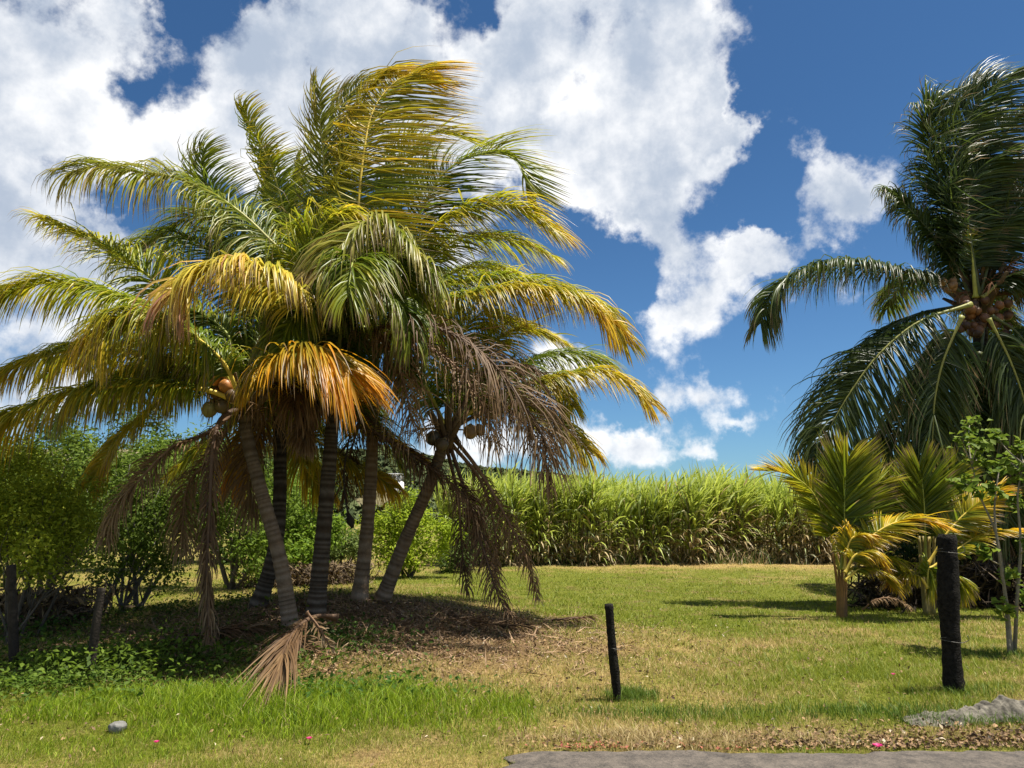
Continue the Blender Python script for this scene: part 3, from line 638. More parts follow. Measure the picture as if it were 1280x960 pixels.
px_frond(E, YE + .2, [(560, 540), (620, 470, .3), (680, 470, .5), (715, 510, .5)], L=.7, pal='gy', droop=.75, wind=.1)
# orange one in front
px_frond(A, YA - .5, [(302, 505), (322, 472, -.3), (350, 446, -.6), (385, 432, -.9), (415, 440, -1.1), (437, 462, -1.2)], L=1.05, n=95, pal='orange', droop=.55, wind=.12, w=.042, a0=62, a1=30, lift=-.25, t0=.10, cshift=-.08, label='orange frond in front of the trunks')
px_frond(B, YB - .2, [(420, 470), (395, 500, -.3), (380, 530, -.5), (384, 560, -.6)], L=.4, pal='dkbrown', droop=.85, wind=.0)
# brown dead fronds
px_frond(B, YB - 1.2, [(440, 440, .6), (470, 412, .2), (520, 404, 0), (570, 420, 0), (612, 450, 0), (645, 492, 0), (672, 535, 0), (690, 575, 0)], L=1.15, n=82, pal='dkbrown', droop=.93, wind=.06, w=.026, cshift=.12, label='big dead brown frond with long leaflets hanging straight down', ragged=.2)
px_frond(B, YB - 1.0, [(440, 440, .6), (500, 420, 0), (560, 450, 0), (600, 500, 0), (620, 560, 0)], L=.8, n=50, pal='brown', droop=.94, wind=.05, w=.024, ragged=.4)
px_frond(B, YB - .9, [(430, 440, .6), (455, 415, 0), (485, 430, 0), (505, 480, 0), (515, 530, 0)], L=.9, n=50, pal='brown', droop=.92, wind=.02, w=.026, ragged=.3)
px_frond(E, YE - .5, [(565, 535), (600, 470, 0), (640, 456, 0), (672, 466, 0), (690, 515, 0), (694, 560, 0)], L=.5, n=50, pal='dkbrown', droop=.92, wind=.05, ragged=.4, w=.024)
px_frond(E, YE - .3, [(565, 535), (620, 510, -.2), (655, 530, -.3), (680, 575, -.3), (690, 610, -.3)], L=.5, n=50, pal='dkbrown', droop=.92, wind=.05, ragged=.4, w=.024)
px_frond(E, YE - .2, [(565, 545), (600, 590, -.2), (637, 655, -.3), (660, 705, -.3), (672, 748, -.3)], L=.38, n=55, pal='brown', droop=.93, wind=-.12, ragged=.4, w=.024, t0=.3)
px_frond(E, YE - .3, [(560, 550), (580, 610, -.2), (605, 690, -.4), (628, 755, -.5), (655, 778, -.7)], L=.42, n=60, pal='dkbrown', droop=.93, wind=.0, ragged=.4, w=.024, t0=.25)
px_frond(E, YE, [(556, 550), (572, 620, 0), (578, 690, 0), (585, 740, 0)], L=.4, n=45, pal='dkbrown', droop=.95, wind=.05, ragged=.3, w=.024, t0=.3)
px_frond(E, YE + .2, [(560, 550), (600, 600, .1), (618, 660, .1), (620, 730, .1)], L=.5, n=50, pal='brown', droop=.92, wind=.08, ragged=.4, w=.022, t0=.2)
px_frond(A, YA - .2, [(298, 510), (262, 540, -.2), (215, 560, -.3), (170, 605, -.4), (145, 640, -.4), (133, 672, -.4)], L=.45, n=75, pal='brown', droop=.8, wind=.05, w=.026)
px_frond(A, YA - .3, [(298, 510), (275, 525, -.2), (266, 560, -.4), (262, 640, -.5), (258, 720, -.6), (261, 790, -.8), (256, 850, -1.1)], L=.34, n=95, pal='dkbrown', droop=.96, wind=.0, w=.03, t0=.12, cshift=.15, a0=40, a1=15, lift=0, label='dead frond hanging straight down like a rope')
px_frond(A, YA + .4, [(298, 510), (262, 575, 0), (238, 600, 0), (229, 640, 0), (230, 690, 0)], L=.55, n=60, pal='brown', droop=.85, wind=.1, w=.026, ragged=.2)
px_frond(C, YC, [(348, 470), (325, 540, 0), (310, 580, 0), (315, 640, 0)], L=.7, n=60, pal='brown', droop=.85, wind=0, w=.03)
px_frond(C, YC + .3, [(348, 480), (320, 530, 0), (300, 570, 0), (290, 610, 0)], L=.6, n=60, pal='orange', droop=.85, wind=0)
px_frond(B, YB + .5, [(420, 480), (455, 530, 0), (505, 562, 0), (545, 590, 0), (585, 625, 0), (600, 670, 0)], L=.6, n=80, pal='dkbrown', droop=.9, wind=0, w=.03)
px_frond(B, YB + .7, [(420, 480), (455, 527, 0), (502, 557, 0), (537, 582, 0)], L=.25, n=60, pal='yellow', droop=.3, wind=.2, a0=30, a1=20, cshift=.2)
px_frond(C, YC + .6, [(348, 480), (385, 540, .3), (430, 572, .5), (465, 590, .5), (492, 610, .5)], L=.75, n=80, pal='yellow', droop=.82, wind=.05, label='low yellow frond seen between the trunks')
px_frond(C, YC + .8, [(348, 480), (370, 560, .3), (385, 590, .5), (410, 620, .6)], L=.6, n=60, pal='yellow', droop=.8, wind=.05)
px_frond(C, YC + .4, [(348, 480), (300, 520, .3), (250, 560, .4), (215, 590, .4)], L=.6, n=60, pal='gy', droop=.8, wind=0)
px_frond(D, YD + .3, [(468, 440), (460, 500, .3), (440, 560, .5), (432, 620, .6)], L=.6, n=50, pal='dkbrown', droop=.9, wind=0, w=.026)
# fronds on the far side
for (T_, c, lst) in [(A, cA, [(150, 35), (100, 25), (60, 20)]), (B, cB, [(110, 30), (70, 60)]), (C, cC, [(120, 45), (80, 30)]),
                 (D, cD, [(80, 40), (40, 60)]), (E, cE, [(70, 40), (30, 55)])]:
    for (az, el) in lst:
        auto_frond(T_, c, az, el, 3.2, 1.3, L=.9, n=70, pal=random.choice(['green', 'green', 'gy', 'tan']), droop=.7, wind=.2)
# shaded skirt of leaflets round the crowns
for (T_, c, n_) in [(B, cB, 3), (D, cD, 3)]:
    for i in range(n_):
        auto_frond(T_, c + np.array([0, 0, .05]), 200 + 140 * i / n_ + rng.normal(0, 12), 5 + 25 * rng.random(), 1.7, 1.8, L=.7, n=50, pal=random.choice(['green', 'gy', 'dkbrown']), droop=.85, wind=.05, cshift=-.2)
# coconuts
for (px, py, dy, r, c) in [(270, 473, -.45, .095, (.50, .19, .03)), (283, 483, -.5, .085, (.38, .15, .03)), (262, 512, -.4, .095, (.17, .15, .05)), (277, 508, -.45, .085, (.10, .07, .03)), (290, 495, -.5, .08, (.12, .07, .03)), (272, 492, -.4, .08, (.15, .08, .03))]:
    coconut(A, P(px, py, YA + dy), r, c)
for (px, py, dy, r, c) in [(440, 380, -.9, .075, (.45, .16, .03)), (450, 377, -.95, .08, (.38, .14, .03)), (446, 392, -.9, .08, (.2, .09, .03)), (470, 470, -.6, .08, (.1, .05, .03))]:
    coconut(B, P(px, py, YB + dy), r, c)
for (px, py, dy, r, c) in [(541, 548, -.7, .10, (.04, .035, .02)), (588, 540, -.7, .10, (.20, .12, .05)), (552, 556, -.8, .09, (.07, .05, .03)), (600, 538, -.7, .08, (.16, .10, .05))]:
    coconut(E, P(px, py, YE + dy), r, c)
for (T_, c) in [(A, cA), (B, cB), (D, cD), (E, cE), (E, cE)]:
    for i in range(2): stalk(T_, c, [rng.normal(), -abs(rng.normal()), .5], .6, (.15, .09, .045))
# dried spathe on its stalk between the trunks
def spathe(parent, pts, Y):
    q = curve([P(x, y, Y) for x, y in pts], 30); t = np.linspace(0, 1, 30)
    a = Acc(); tube(a, q, .012 + .045 * np.exp(-((t - .92) / .06) ** 2), 7, (.03, .022, .018), .6); a.build('dried_spathe', M['bark'], parent, True)
spathe(B, [(437, 545), (430, 590), (432, 625), (437, 648), (441, 660)], YB - .1)

# ------------------------------------------------------------------ right-hand tall palm
bR = G(1236, 752); YR = bR[1]
RP = empty('coconut_palm', bR, 'tall dark green coconut palm at the right edge with clusters of brown coconuts', 'palm tree'); RP['label'] = 'tall dark green coconut palm at the right edge with clusters of brown coconuts'
cR = P(1222, 375, YR)
trunk(RP, [bR - np.array([0, 0, .1]), P(1236, 600, YR), P(1230, 480, YR), cR], .19, .13, 60, tone=(.07, .06, .045)); crown_core(RP, cR, .16, 1.7)
rk = dict(n=105, w=.05)
def rf(pts, dy=0, **k):
    kk = dict(rk); kk.update(k); return px_frond(RP, YR + dy, pts, **kk)
rf([(1218, 378), (1180, 352), (1120, 338), (1060, 331), (1005, 338), (968, 362), (950, 405)], -.3, L=1.05, pal='dark', droop=.86, wind=.05, cshift=.05, label='dark frond stretched out level to the left')
rf([(1215, 380), (1150, 402), (1100, 442), (1062, 492), (1032, 545), (1014, 590)], -.9, L=1.35, pal='darky', droop=.72, wind=.25, label='frond arching down to the left with pale midrib')
rf([(1215, 380), (1140, 395), (1090, 430), (1058, 480), (1050, 500)], -.3, L=.45, pal='dark', droop=.8, wind=-.02)
rf([(1215, 385), (1165, 470), (1125, 530), (1095, 570), (1080, 600)], .3, L=1.1, pal='dark', droop=.85, wind=.12)
rf([(1203, 395), (1180, 448), (1169, 495), (1166, 540), (1163, 590)], -1.3, L=1.25, pal='darky', droop=.6, wind=.1, a0=60, a1=25, lift=.0, rad=.028, t0=.1, label='frond hanging straight down with yellow midrib')
rf([(1236, 398), (1260, 445), (1280, 500), (1292, 570)], -1.2, L=1.25, pal='darky', droop=.6, wind=.1, a0=60, a1=25, lift=.0, rad=.028, t0=.1)
rf([(1225, 440), (1215, 500), (1205, 560), (1200, 640)], -.9, L=1.1, pal='dark', droop=.75, wind=.1, t0=.05)
rf([(1235, 440), (1245, 520), (1255, 590), (1262, 670)], -.8, L=1.1, pal='dark', droop=.75, wind=.05, t0=.05)
rf([(1228, 440), (1228, 540), (1236, 620), (1240, 690)], -.6, L=1.0, pal='dkbrown', droop=.85, wind=.05, t0=.05)
rf([(1230, 395), (1225, 470), (1222, 540), (1225, 620)], -.6, L=1.2, pal='dark', droop=.7, wind=.1)
rf([(1240, 395), (1275, 420), (1310, 480), (1330, 560)], -.8, L=1.2, pal='dark', droop=.8, wind=.1)
rf([(1215, 372), (1190, 325), (1158, 285), (1128, 252), (1110, 238)], -.2, L=.85, pal='dark', droop=.8, wind=.1, ragged=.1)
rf([(1218, 370), (1196, 300), (1172, 225), (1160, 165), (1168, 132), (1192, 114)], 0, L=.9, pal='dark', droop=.55, wind=.2, ragged=.1)
rf([(1222, 370), (1205, 280), (1196, 200), (1212, 145), (1245, 105), (1285, 88)], -.3, L=1.5, n=115, pal='dark', droop=.25, wind=1.0, cshift=.12)
rf([(1222, 370), (1215, 290), (1218, 220), (1240, 170), (1290, 140), (1340, 150)], .1, L=1.3, pal='dark', droop=.3, wind=.9, cshift=.1)
rf([(1225, 370), (1240, 300), (1270, 240), (1320, 200), (1380, 200)], 0, L=1.2, pal='darky', droop=.4, wind=.7)
rf([(1225, 370), (1215, 310), (1210, 250), (1225, 210), (1260, 190)], -.5, L=1.1, pal='dark', droop=.35, wind=.8)
rf([(1228, 372), (1262, 345), (1300, 342), (1345, 370)], -.6, L=1.1, pal='darky', droop=.85, wind=.1, cshift=.1)
rf([(1225, 370), (1250, 290), (1300, 240), (1360, 250)], -.4, L=1.2, pal='dark', droop=.5, wind=.6)
for az, el in [(20, 40), (60, 30), (100, 45), (80, 70), (-10, 20), (50, 5), (-30, 10)]:
    auto_frond(RP, cR, az, el, 3.9, 1.5, L=1.0, n=80, pal='dark', droop=.7, wind=.2, w=.05)
rf([(1220, 372), (1216, 330), (1212, 290)], -.5, L=.3, n=20, pal='gy', droop=.5, t0=.6, rad=.045)
for i in range(34):
    x, y = 1222 + np.clip(rng.normal(0, 22), -38, 38), 396 + np.clip(rng.normal(0, 11), -20, 22)
    husk_mix = rng.random() ** 1.8  # random husk tone, dark to reddish brown
    coconut(RP, P(x, y, YR - .45 - .25 * rng.random()), .07 + .03 * rng.random(), mixc([.07, .035, .02], [.28, .11, .035], husk_mix))
for i in range(8):
    x, y = 1192 + rng.normal(0, 9), 362 + rng.normal(0, 6)
    coconut(RP, P(x, y, YR - .35 - .2 * rng.random()), .07, mixc([.15, .08, .03], [.42, .22, .08], rng.random()))
for d_ in [(1, -.3, 1.2), (.8, -.5, .9), (.5, -.6, 1.4), (-.9, -.4, .4), (-.3, -.8, .5), (1, -.8, .3), (-.8, -.5, .0), (.3, -.9, 1.2)]:
    stalk(RP, cR + np.array([0, -.2, 0]), d_, .8, (.13, .06, .03), 18)

# ------------------------------------------------------------------ young palms
def fan(parent, Y, pts, L, **k):
    kk = dict(n=44, w=.052, droop=.10, wind=.04, a0=62, a1=20, lift=.12, t0=.25, rad=.022, jit=.05); kk.update(k)
    return px_frond(parent, Y, pts, L=L, **kk)
bY = G(1053, 772); YY = bY[1]
Yp = empty('young_palm', bY, 'young coconut palm with yellow stems standing alone on the lawn', 'palm tree')
a = Acc()
for (x0, x1) in [(1047, 1041), (1050, 1047), (1053, 1052), (1057, 1058), (1055, 1063), (1052, 1056)]:
    q = curve([bY + np.array([(x0 - 1053) * .008, rng.normal(0, .03), -.05]), P(x0, 735, YY), P(x1, 690, YY)], 14)
    tube(a, q, np.linspace(.034, .017, 14), 8, mixc([.13, .07, .03], [.50, .27, .06], rng.random()), .8, True, .06)
a.build('stem_cluster', M['rachis'], Yp, True)
fan(Yp, YY - .2, [(1052, 712), (1055, 660), (1056, 610), (1060, 575)], .80, pal='green', n=58, roll=0, cshift=.12, label='broad upright green leaf')
fan(Yp, YY, [(1050, 712), (1035, 660), (1015, 615), (985, 592), (958, 588)], .55, pal='gy', cshift=.15, wind=.0)
fan(Yp, YY + .1, [(1056, 712), (1072, 650), (1090, 610), (1105, 602)], .62, pal='green', cshift=.15)
fan(Yp, YY - .4, [(1058, 712), (1078, 682), (1105, 660), (1140, 648), (1174, 656)], .55, pal='yellow', cshift=.1, droop=.35, label='bright yellow leaf arching right')
fan(Yp, YY - .5, [(1056, 716), (1068, 695), (1085, 690), (1105, 705)], .42, pal='yellow', droop=.6, cshift=.1, w=.036)
fan(Yp, YY - .5, [(1056, 725), (1075, 712), (1095, 715), (1115, 728)], .45, pal='yellow', droop=.5, cshift=.0)
fan(Yp, YY - .4, [(1056, 712), (1058, 690), (1066, 672), (1085, 668)], .38, pal='yellow', droop=.6, w=.035)
fan(Yp, YY - .2, [(1056, 716), (1085, 700), (1110, 700), (1130, 720)], .5, pal='gy', droop=.6)
bZ = G(1160, 768); YZ = bZ[1] 
Zp = empty('young_palm', bZ, 'young coconut palm behind the tall black post, with fan leaves and yellow arching ones', 'palm tree')
a = Acc()
for dx in (-6, -2, 3, 8):
    q = curve([bZ + np.array([dx * .01, rng.normal(0, .04), -.05]), P(1158 + dx, 710, YZ), P(1157 + dx * 1.4, 670, YZ)], 12)
    tube(a, q, np.linspace(.05, .025, 12), 8, mixc([.16, .14, .05], [.32, .25, .08], rng.random()), .8, True, .06)
a.build('stem_cluster', M['rachis'], Zp, True)
fan(Zp, YZ - .1, [(1157, 700), (1156, 650), (1154, 615), (1150, 585)], .78, pal='green', n=56, cshift=.0)
fan(Zp, YZ + .1, [(1157, 700), (1135, 650), (1122, 620), (1108, 600)], .6, pal='green', cshift=.0)
fan(Zp, YZ + .1, [(1157, 700), (1172, 640), (1180, 610), (1192, 585)], .6, pal='green', cshift=.0)
fan(Zp, YZ - .3, [(1160, 705), (1185, 665), (1215, 635), (1250, 612)], .5, pal='yellow', droop=.3, label='yellow leaf arching right behind the post')
fan(Zp, YZ - .4, [(1162, 712), (1195, 688), (1228, 668), (1268, 662)], .4, pal='yellow', droop=.4)
fan(Zp, YZ - .6, [(1160, 735), (1150, 722), (1135, 718), (1118, 726)], .4, pal='yellow', droop=.6, n=30)
fan(Zp, YZ - .6, [(1160, 735), (1160, 715), (1163, 712), (1172, 735)], .4, pal='gy', droop=.6, n=30)
fan(Zp, YZ - .6, [(1160, 735), (1175, 720), (1195, 722), (1205, 740)], .4, pal='gy', droop=.6, n=30)

# dead fronds lying on the ground (things of their own)
def fallen(label, Y, pts, **k):
    w = [P(p[0], p[1], Y + (p[2] if len(p) > 2 else 0)) for p in pts]
    root = empty('fallen_frond', w[0], label, 'dead frond')
    frond(root, w, **k); return root
g = G(345, 860); Yg = g[1]
fallen('dry brown frond drooping over the bank with its leaflets fanned down to the grass', 0, [(420, 772, 8.9), (402, 770, 8.7), (386, 774, 8.45), (370, 786, 8.1), (358, 806, 7.65), (350, 828, 7.2)], L=1.25, n=40, pal='dkbrown', droop=.30, wind=-.10, w=.028, t0=.30, a0=20, a1=4, lift=-.03, cshift=.1, jit=.075, neat=True, ragged=.3, prof=lambda s: .55 + .45 * s)
fallen('curled dry frond stub tangled at the foot of the front palm trunks', Yg + 1.3, [(372, 782, 0), (375, 805, -.1), (390, 826, -.2), (412, 832, -.2), (422, 820, -.1)], L=.45, n=40, pal='brown', droop=.5, wind=.2, w=.024, jit=.4)
fallen('pale bare midrib propped against the palm feet', Yg + 1.0, [(383, 765, 0), (397, 782, 0), (408, 800, 0), (415, 812, 0)], L=.12, n=8, pal='brown', droop=.5, cshift=.3, rad=.014)
k1 = G(560, 775); fallen('brown dead frond lying flat in the shade right of the clump', k1[1], [(480, 768, .1), (540, 774, 0), (600, 780, -.1), (660, 782, -.1)], L=.5, n=60, pal='dkbrown', droop=.3, a0=40, lift=-.05, w=.03)
k1 = G(700, 778); fallen('brown frond tip lying on the lawn at the end of the shade', k1[1], [(640, 782, 0), (680, 776, 0), (740, 771, 0)], L=.35, n=40, pal='dkbrown', droop=.5, a0=30, lift=0, w=.024)
k1 = G(1110, 765); fallen('small grey dead frond arched on the grass beside the young palm', k1[1], [(1078, 762, .1), (1095, 750, 0), (1115, 748, 0), (1135, 758, 0), (1143, 770, 0)], L=.22, n=36, pal='brown', droop=.8, w=.02, cshift=.2, rad=.012)
k1 = G(330, 800); fallen('dark dead frond lying on the leaf litter left of the front trunk', k1[1], [(200, 800, 0), (260, 792, .1), (320, 786, .2)], L=.6, n=60, pal='dkbrown', droop=.4, lift=0, w=.03)

# ------------------------------------------------------------------ posts
def post(name, label, base, top, r, m, wires=(), group='old fence posts along the verge'):
    root = empty(name, base, label, 'post', group)
    q = curve([base - np.array([0, 0, .15]), base * .5 + top * .5 + np.array([rng.normal(0, .008), 0, 0]), top], 34); t = np.linspace(0, 1, 34)
    rr = r * (1 + .07 * np.sin(t * 9 + rng.random() * 6) + .05 * rng.normal(size=34) * .5); rr[-1] *= .9; rr[-2] *= 1.06
    a = Acc(); tube(a, q, rr, 14, (1, 1, 1), 1, True, .10); a.build('wooden_shaft', m, root, False)
    for f in wires:
        c = base + (top - base) * f; b = Acc(); th = np.linspace(0, 2 * math.pi * 1.6, 40)
        tube(b, np.stack([c[0] + np.cos(th) * r * 1.08, c[1] + np.sin(th) * r * 1.08, c[2] + .02 * np.sin(th * .7) + .004 * th], 1), .0022, 5)
        e = c + np.array([r * 1.05, -.02, 0]); tube(b, curve([e, e + np.array([.05, -.02, .03]), e + np.array([.03, -.03, .07])], 8), .003, 5)
        b.build('wire', M['wire'], root)
    return root
bp = G(1192, 864); post('fence_post', 'tall thick black post with wire wrapped round it, at right', bp, P(1184, 668, bp[1]), .084, M['post'], (.30, .87))
bp = G(774, 876); post('fence_post', 'short thin black post leaning left, alone on the lawn by the road', bp, P(761, 755, bp[1] - .02), .040, M['post'], (.52,))
bp = G(112, 848); post('fence_post', 'dark weathered post leaning right in the weeds of the bank', bp, P(127, 735, bp[1]), .040, M['wood'])
bp = G(20, 836); post('fence_post', 'dark post at the left edge under the leafy bush', bp, P(14, 706, bp[1]), .045, M['wood'])

# ------------------------------------------------------------------ stones, kerb, petals
def stone(name, label, cat, c, s, m, n=14, amp=.22):
    u = np.linspace(0, math.pi, n); v = np.linspace(0, 2 * math.pi, n * 2, endpoint=False); U, Vv = np.meshgrid(u, v, indexing='ij')
    d = np.stack([np.sin(U) * np.cos(Vv), np.sin(U) * np.sin(Vv), np.cos(U)], -1)
    sd = rng.random() * 30; r = 1 + amp * (fnoise(d[..., 0] * 2 + sd, d[..., 1] * 2 + d[..., 2] * 1.7, 1.2, 3) - .5) * 2
    d = np.sign(d) * np.abs(d) ** .8
    V = (d * r[..., None] * np.array(s)).reshape(-1, 3) + np.array(c); k = n * 2
    i = np.arange(n - 1)[:, None] * k; j = np.arange(k)[None]; j2 = (j + 1) % k
    Q = np.stack([i + j, i + k + j, i + k + j2, i + j2], -1).reshape(-1, 4)
    o = mk(name, V, Q, m, None, smooth=False, loc=c); return tag(o, label, cat)
c = G(146, 916); stone('stone', 'grey round stone lying in the grass at the lower left', 'stone', c + np.array([0, 0, .03]), (.062, .05, .045), M['rock'])
def kerb():
    # broken concrete kerb that climbs towards the right edge
    xs = np.linspace(0, 1, 170); b0, b1 = G(1130, 903), G(1292, 893)
    a = Acc(); n = 17; V = []
    for t in xs:
        p = b0 * (1 - t) + b1 * t + np.array([1.0, 0, 0]) * max(0, t - .9) * 9
        hgt = (.02 + .13 * sstep(t, .0, .95) * .75) * (1 + .35 * (vnoise(t * 14, 2.0) - .5)); wdt = .16 + .07 * vnoise(t * 9, 7.0)
        for j in range(n):
            v = j / (n - 1); yy = -wdt + 2 * wdt * v; prof = min(1, 3.2 * min(v, 1 - v)) ** .6
            V.append([p[0], p[1] + yy + .02 * (vnoise(t * 30, v * 3) - .5), float(H(p[0], p[1])) - .03 + (hgt + .03) * prof + (.09 * (fnoise(t * 11, v * 2.2, 1, 3) - .5) + .02 * (vnoise(t * 60, v * 9, 1, 5) - .5)) * prof])
    i = np.arange(len(xs) - 1)[:, None] * n; j = np.arange(n - 1)[None]
    Q = np.stack([i + j, i + n + j, i + n + j + 1, i + j + 1], -1).reshape(-1, 4)
    m = mat('old_concrete', (.125, .112, .088), rough=.95, vary=.85, vscale=9, bump=1.0, bscale=22, spec=.2)
    tag(mk('concrete_kerb', np.array(V), Q, m), 'broken grey concrete kerb rising to the right edge of the lawn', 'kerb')
kerb()
for (px, py, s, lab) in [(1098, 941, .034, 'magenta fallen flower at the edge of the asphalt'), (1117, 849, .022, 'small magenta fallen flower on the lawn left of the tall black post'),
                      (386, 931, .022, 'small pink fallen flower in the verge grass below the dry frond'), (195, 936, .02, 'pink fallen petals in the grass right of the grey stone')]:
    c = G(px, py) + np.array([0, 0, .035]); a = Acc()
    for k in range(6):
        an = k * 1.05 + rng.random() * .4; d = np.array([math.cos(an), math.sin(an), .5]); sd = np.array([-math.sin(an), math.cos(an), 0])
        a.add([c, c + d * s * .6 - sd * s * .45 + [0, 0, .008], c + d * s * 1.1, c + d * s * .6 + sd * s * .45 + [0, 0, .008]], None, [(0, 1, 2), (0, 2, 3)])
    o = a.build('fallen_flower', M['petal'], loc=c); tag(o, lab, 'flower')
a = Acc(); n = 110; x = np.concatenate([rng.normal(.55, .14, n // 2), rng.normal(1.2, .5, n - n // 2)]); x = np.clip(x, .1, 3); y = road_y(x) + .02 + np.abs(rng.normal(0, .07, n))
leaves(a, np.stack([x, y, H(x, y) + .025], 1), (.015 + .025 * rng.random(n)), rng.normal(size=(n, 3)) * .4 + np.array([0, 0, 1]), mixc([.16, .05, .03], [.42, .14, .09], rng.random((n, 1))), .7)
tag(a.build('red_leaf_litter', M['litter']), 'reddish fallen leaves scattered along the road edge', 'leaf litter', kind='stuff')

# ------------------------------------------------------------------ broadleaf trees and shrubs
def tree(name, label, cat, base, clumps, nl, size, lo, hi, group=None, stems=None, bark=(.10, .085, .065), r=.06, asp=.5, fill=.55):
    root = empty(name, base, label, cat, group)
    a = Acc()
    cs = [np.array(c[:3]) for c in clumps]; mid = np.mean(cs, 0)
    nst = stems or 1
    for i, c in enumerate(cs):
        o = base + np.array([rng.normal(0, .05 * nst), rng.normal(0, .05 * nst), -.08]); h = o * .5 + c * .5 + rng.normal(0, .12, 3) * np.linalg.norm(c - o) * .3
        tube(a, curve([o, h, c], 14), np.linspace(r * (1 if i < 3 else .6), r * .12, 14), 7, bark, 1, True, .08)
        for k in range(5):
            q = c + nrm(rng.normal(size=3)) * clumps[i][3] * .8; tube(a, curve([h, (h + q) / 2 + rng.normal(0, .06, 3), q], 7), np.linspace(r * .28, .004, 7), 5, bark)
    a.build('trunk', M['bark'], root, True)
    b = Acc(); tot = sum(c[3] ** 2 for c in clumps)
    cl2 = []
    for c in clumps:
        cl2.append((c[0], c[1], c[2], c[3] * .8) + tuple(c[4:]))
        for k in range(4):
            d_ = nrm(rng.normal(size=3)); cl2.append((c[0] + d_[0] * c[3] * .85, c[1] + d_[1] * c[3] * .6, c[2] + d_[2] * c[3] * .7, c[3] * (.22 + .3 * rng.random())) + tuple(c[4:]))
    clumps = cl2; tot = sum(c[3] ** 2 for c in clumps)
    for c in clumps:
        # leaves sit in sprays: small groups along twigs
        m_ = int(nl * c[3] ** 2 / tot); ns = max(8, m_ // 14)
        d = nrm(rng.normal(size=(ns, 3))); rad = c[3] * (fill + (1 - fill) * rng.random(ns) ** .5) * (.8 + .5 * vnoise(d[:, 0] * 3 + c[0], d[:, 2] * 3 + d[:, 1] * 2, 1.3))
        ctr = np.array(c[:3]) + d * rad[:, None] * np.array([1, 1, c[4] if len(c) > 4 else .8])
        idx = rng.integers(0, ns, m_); pos = ctr[idx] + rng.normal(0, size * 1.3, (m_, 3)); pos[:, 2] = np.maximum(pos[:, 2], H(pos[:, 0], pos[:, 1]) + .03)
        nv = d[idx] * .6 + rng.normal(0, .6, (m_, 3)) + np.array([0, -.1, .6])
        tone = rng.random(ns)[idx][:, None] * .6 + rng.random((m_, 1)) * .4
        leaves(b, pos, size * (.5 + 1.0 * rng.random(m_)), nv, mixc(lo, hi, tone), asp)
    b.build('crown', M['leaf'], root); return root
def cl(px, py, Y, rpx, f=.8): return (*P(px, py, Y), rpx * Y / F, f)
LT = 'trees and bushes behind the palm clump'
def gb(px, Y): p = P(px, 700, Y); return np.array([p[0], Y, float(H(p[0], Y))])
tree('leafy_bush', 'light green leafy bush at the left edge in front of the dark trees', 'bush', gb(25, 9.6), [cl(10, 640, 9.6, 55), (*P(70, 650, 9.8), .42), cl(40, 600, 10, 50), cl(-30, 610, 9.6, 60), cl(105, 625, 10.3, 45), cl(35, 690, 9.3, 32), cl(60, 705, 9.6, 25), cl(95, 680, 9.8, 28)],
     12000, .06, [.14, .20, .014], [.42, .46, .04], LT, 3, r=.032)
tree('shade_tree', 'dark leafy tree with pale thin stems left of the hanging dead frond', 'tree', gb(152, 12.2), [cl(160, 640, 12.2, 60), cl(205, 600, 12.6, 55), cl(215, 670, 12.4, 50), cl(130, 600, 13, 55), cl(170, 690, 12, 35), cl(130, 715, 12, 26), cl(205, 715, 12, 24), cl(245, 640, 13, 50)],
     13000, .075, [.045, .085, .010], [.18, .25, .03], LT, 4, (.16, .15, .13), .05)
tree('shade_tree', 'dark leafy tree farther back between the left bush and the stems', 'tree', gb(60, 15), [cl(20, 600, 15, 60), cl(80, 590, 15.5, 60), cl(110, 660, 15, 50), cl(20, 680, 15, 45), cl(60, 640, 15, 50)],
     9000, .10, [.05, .09, .010], [.16, .21, .02], LT)
tree('shade_tree', 'broad green tree behind the front ringed trunk', 'tree', gb(290, 17), [cl(270, 600, 17, 60), cl(300, 660, 17, 50), cl(235, 580, 17.5, 60), cl(340, 620, 18, 50), cl(320, 690, 16.5, 30)],
     10000, .10, [.06, .11, .012], [.20, .28, .03], LT)
tree('leafy_bush', 'green bush seen between the dark trunks', 'bush', gb(372, 19), [cl(370, 640, 19, 38), cl(400, 670, 19, 32), cl(350, 680, 18.5, 30), cl(378, 695, 18, 22)], 7000, .10, [.07, .14, .012], [.24, .34, .03], LT)
tree('leafy_bush', 'bright yellow-green bush behind the leaning palm trunk', 'bush', gb(512, 20), [cl(505, 650, 20, 34), cl(540, 672, 20, 34), cl(482, 672, 20, 30), cl(520, 692, 19.6, 26), cl(490, 695, 19.5, 22), cl(510, 632, 20, 20)],
     10000, .085, [.16, .24, .012], [.40, .48, .03], LT)
tree('leafy_bush', 'pale green low bush between the two middle trunks', 'bush', gb(425, 22), [cl(430, 680, 22, 26), cl(412, 692, 22, 22), cl(450, 688, 22, 20), cl(395, 680, 22, 24)], 5000, .09, [.09, .13, .03], [.22, .28, .07], LT)
tree('leafy_bush', 'olive bush beside the cane behind the hanging dead fronds', 'bush', gb(585, 22), [cl(580, 680, 22, 22), cl(600, 660, 23, 24), cl(565, 695, 21.5, 18)], 4000, .09, [.06, .10, .02], [.16, .21, .04], LT)
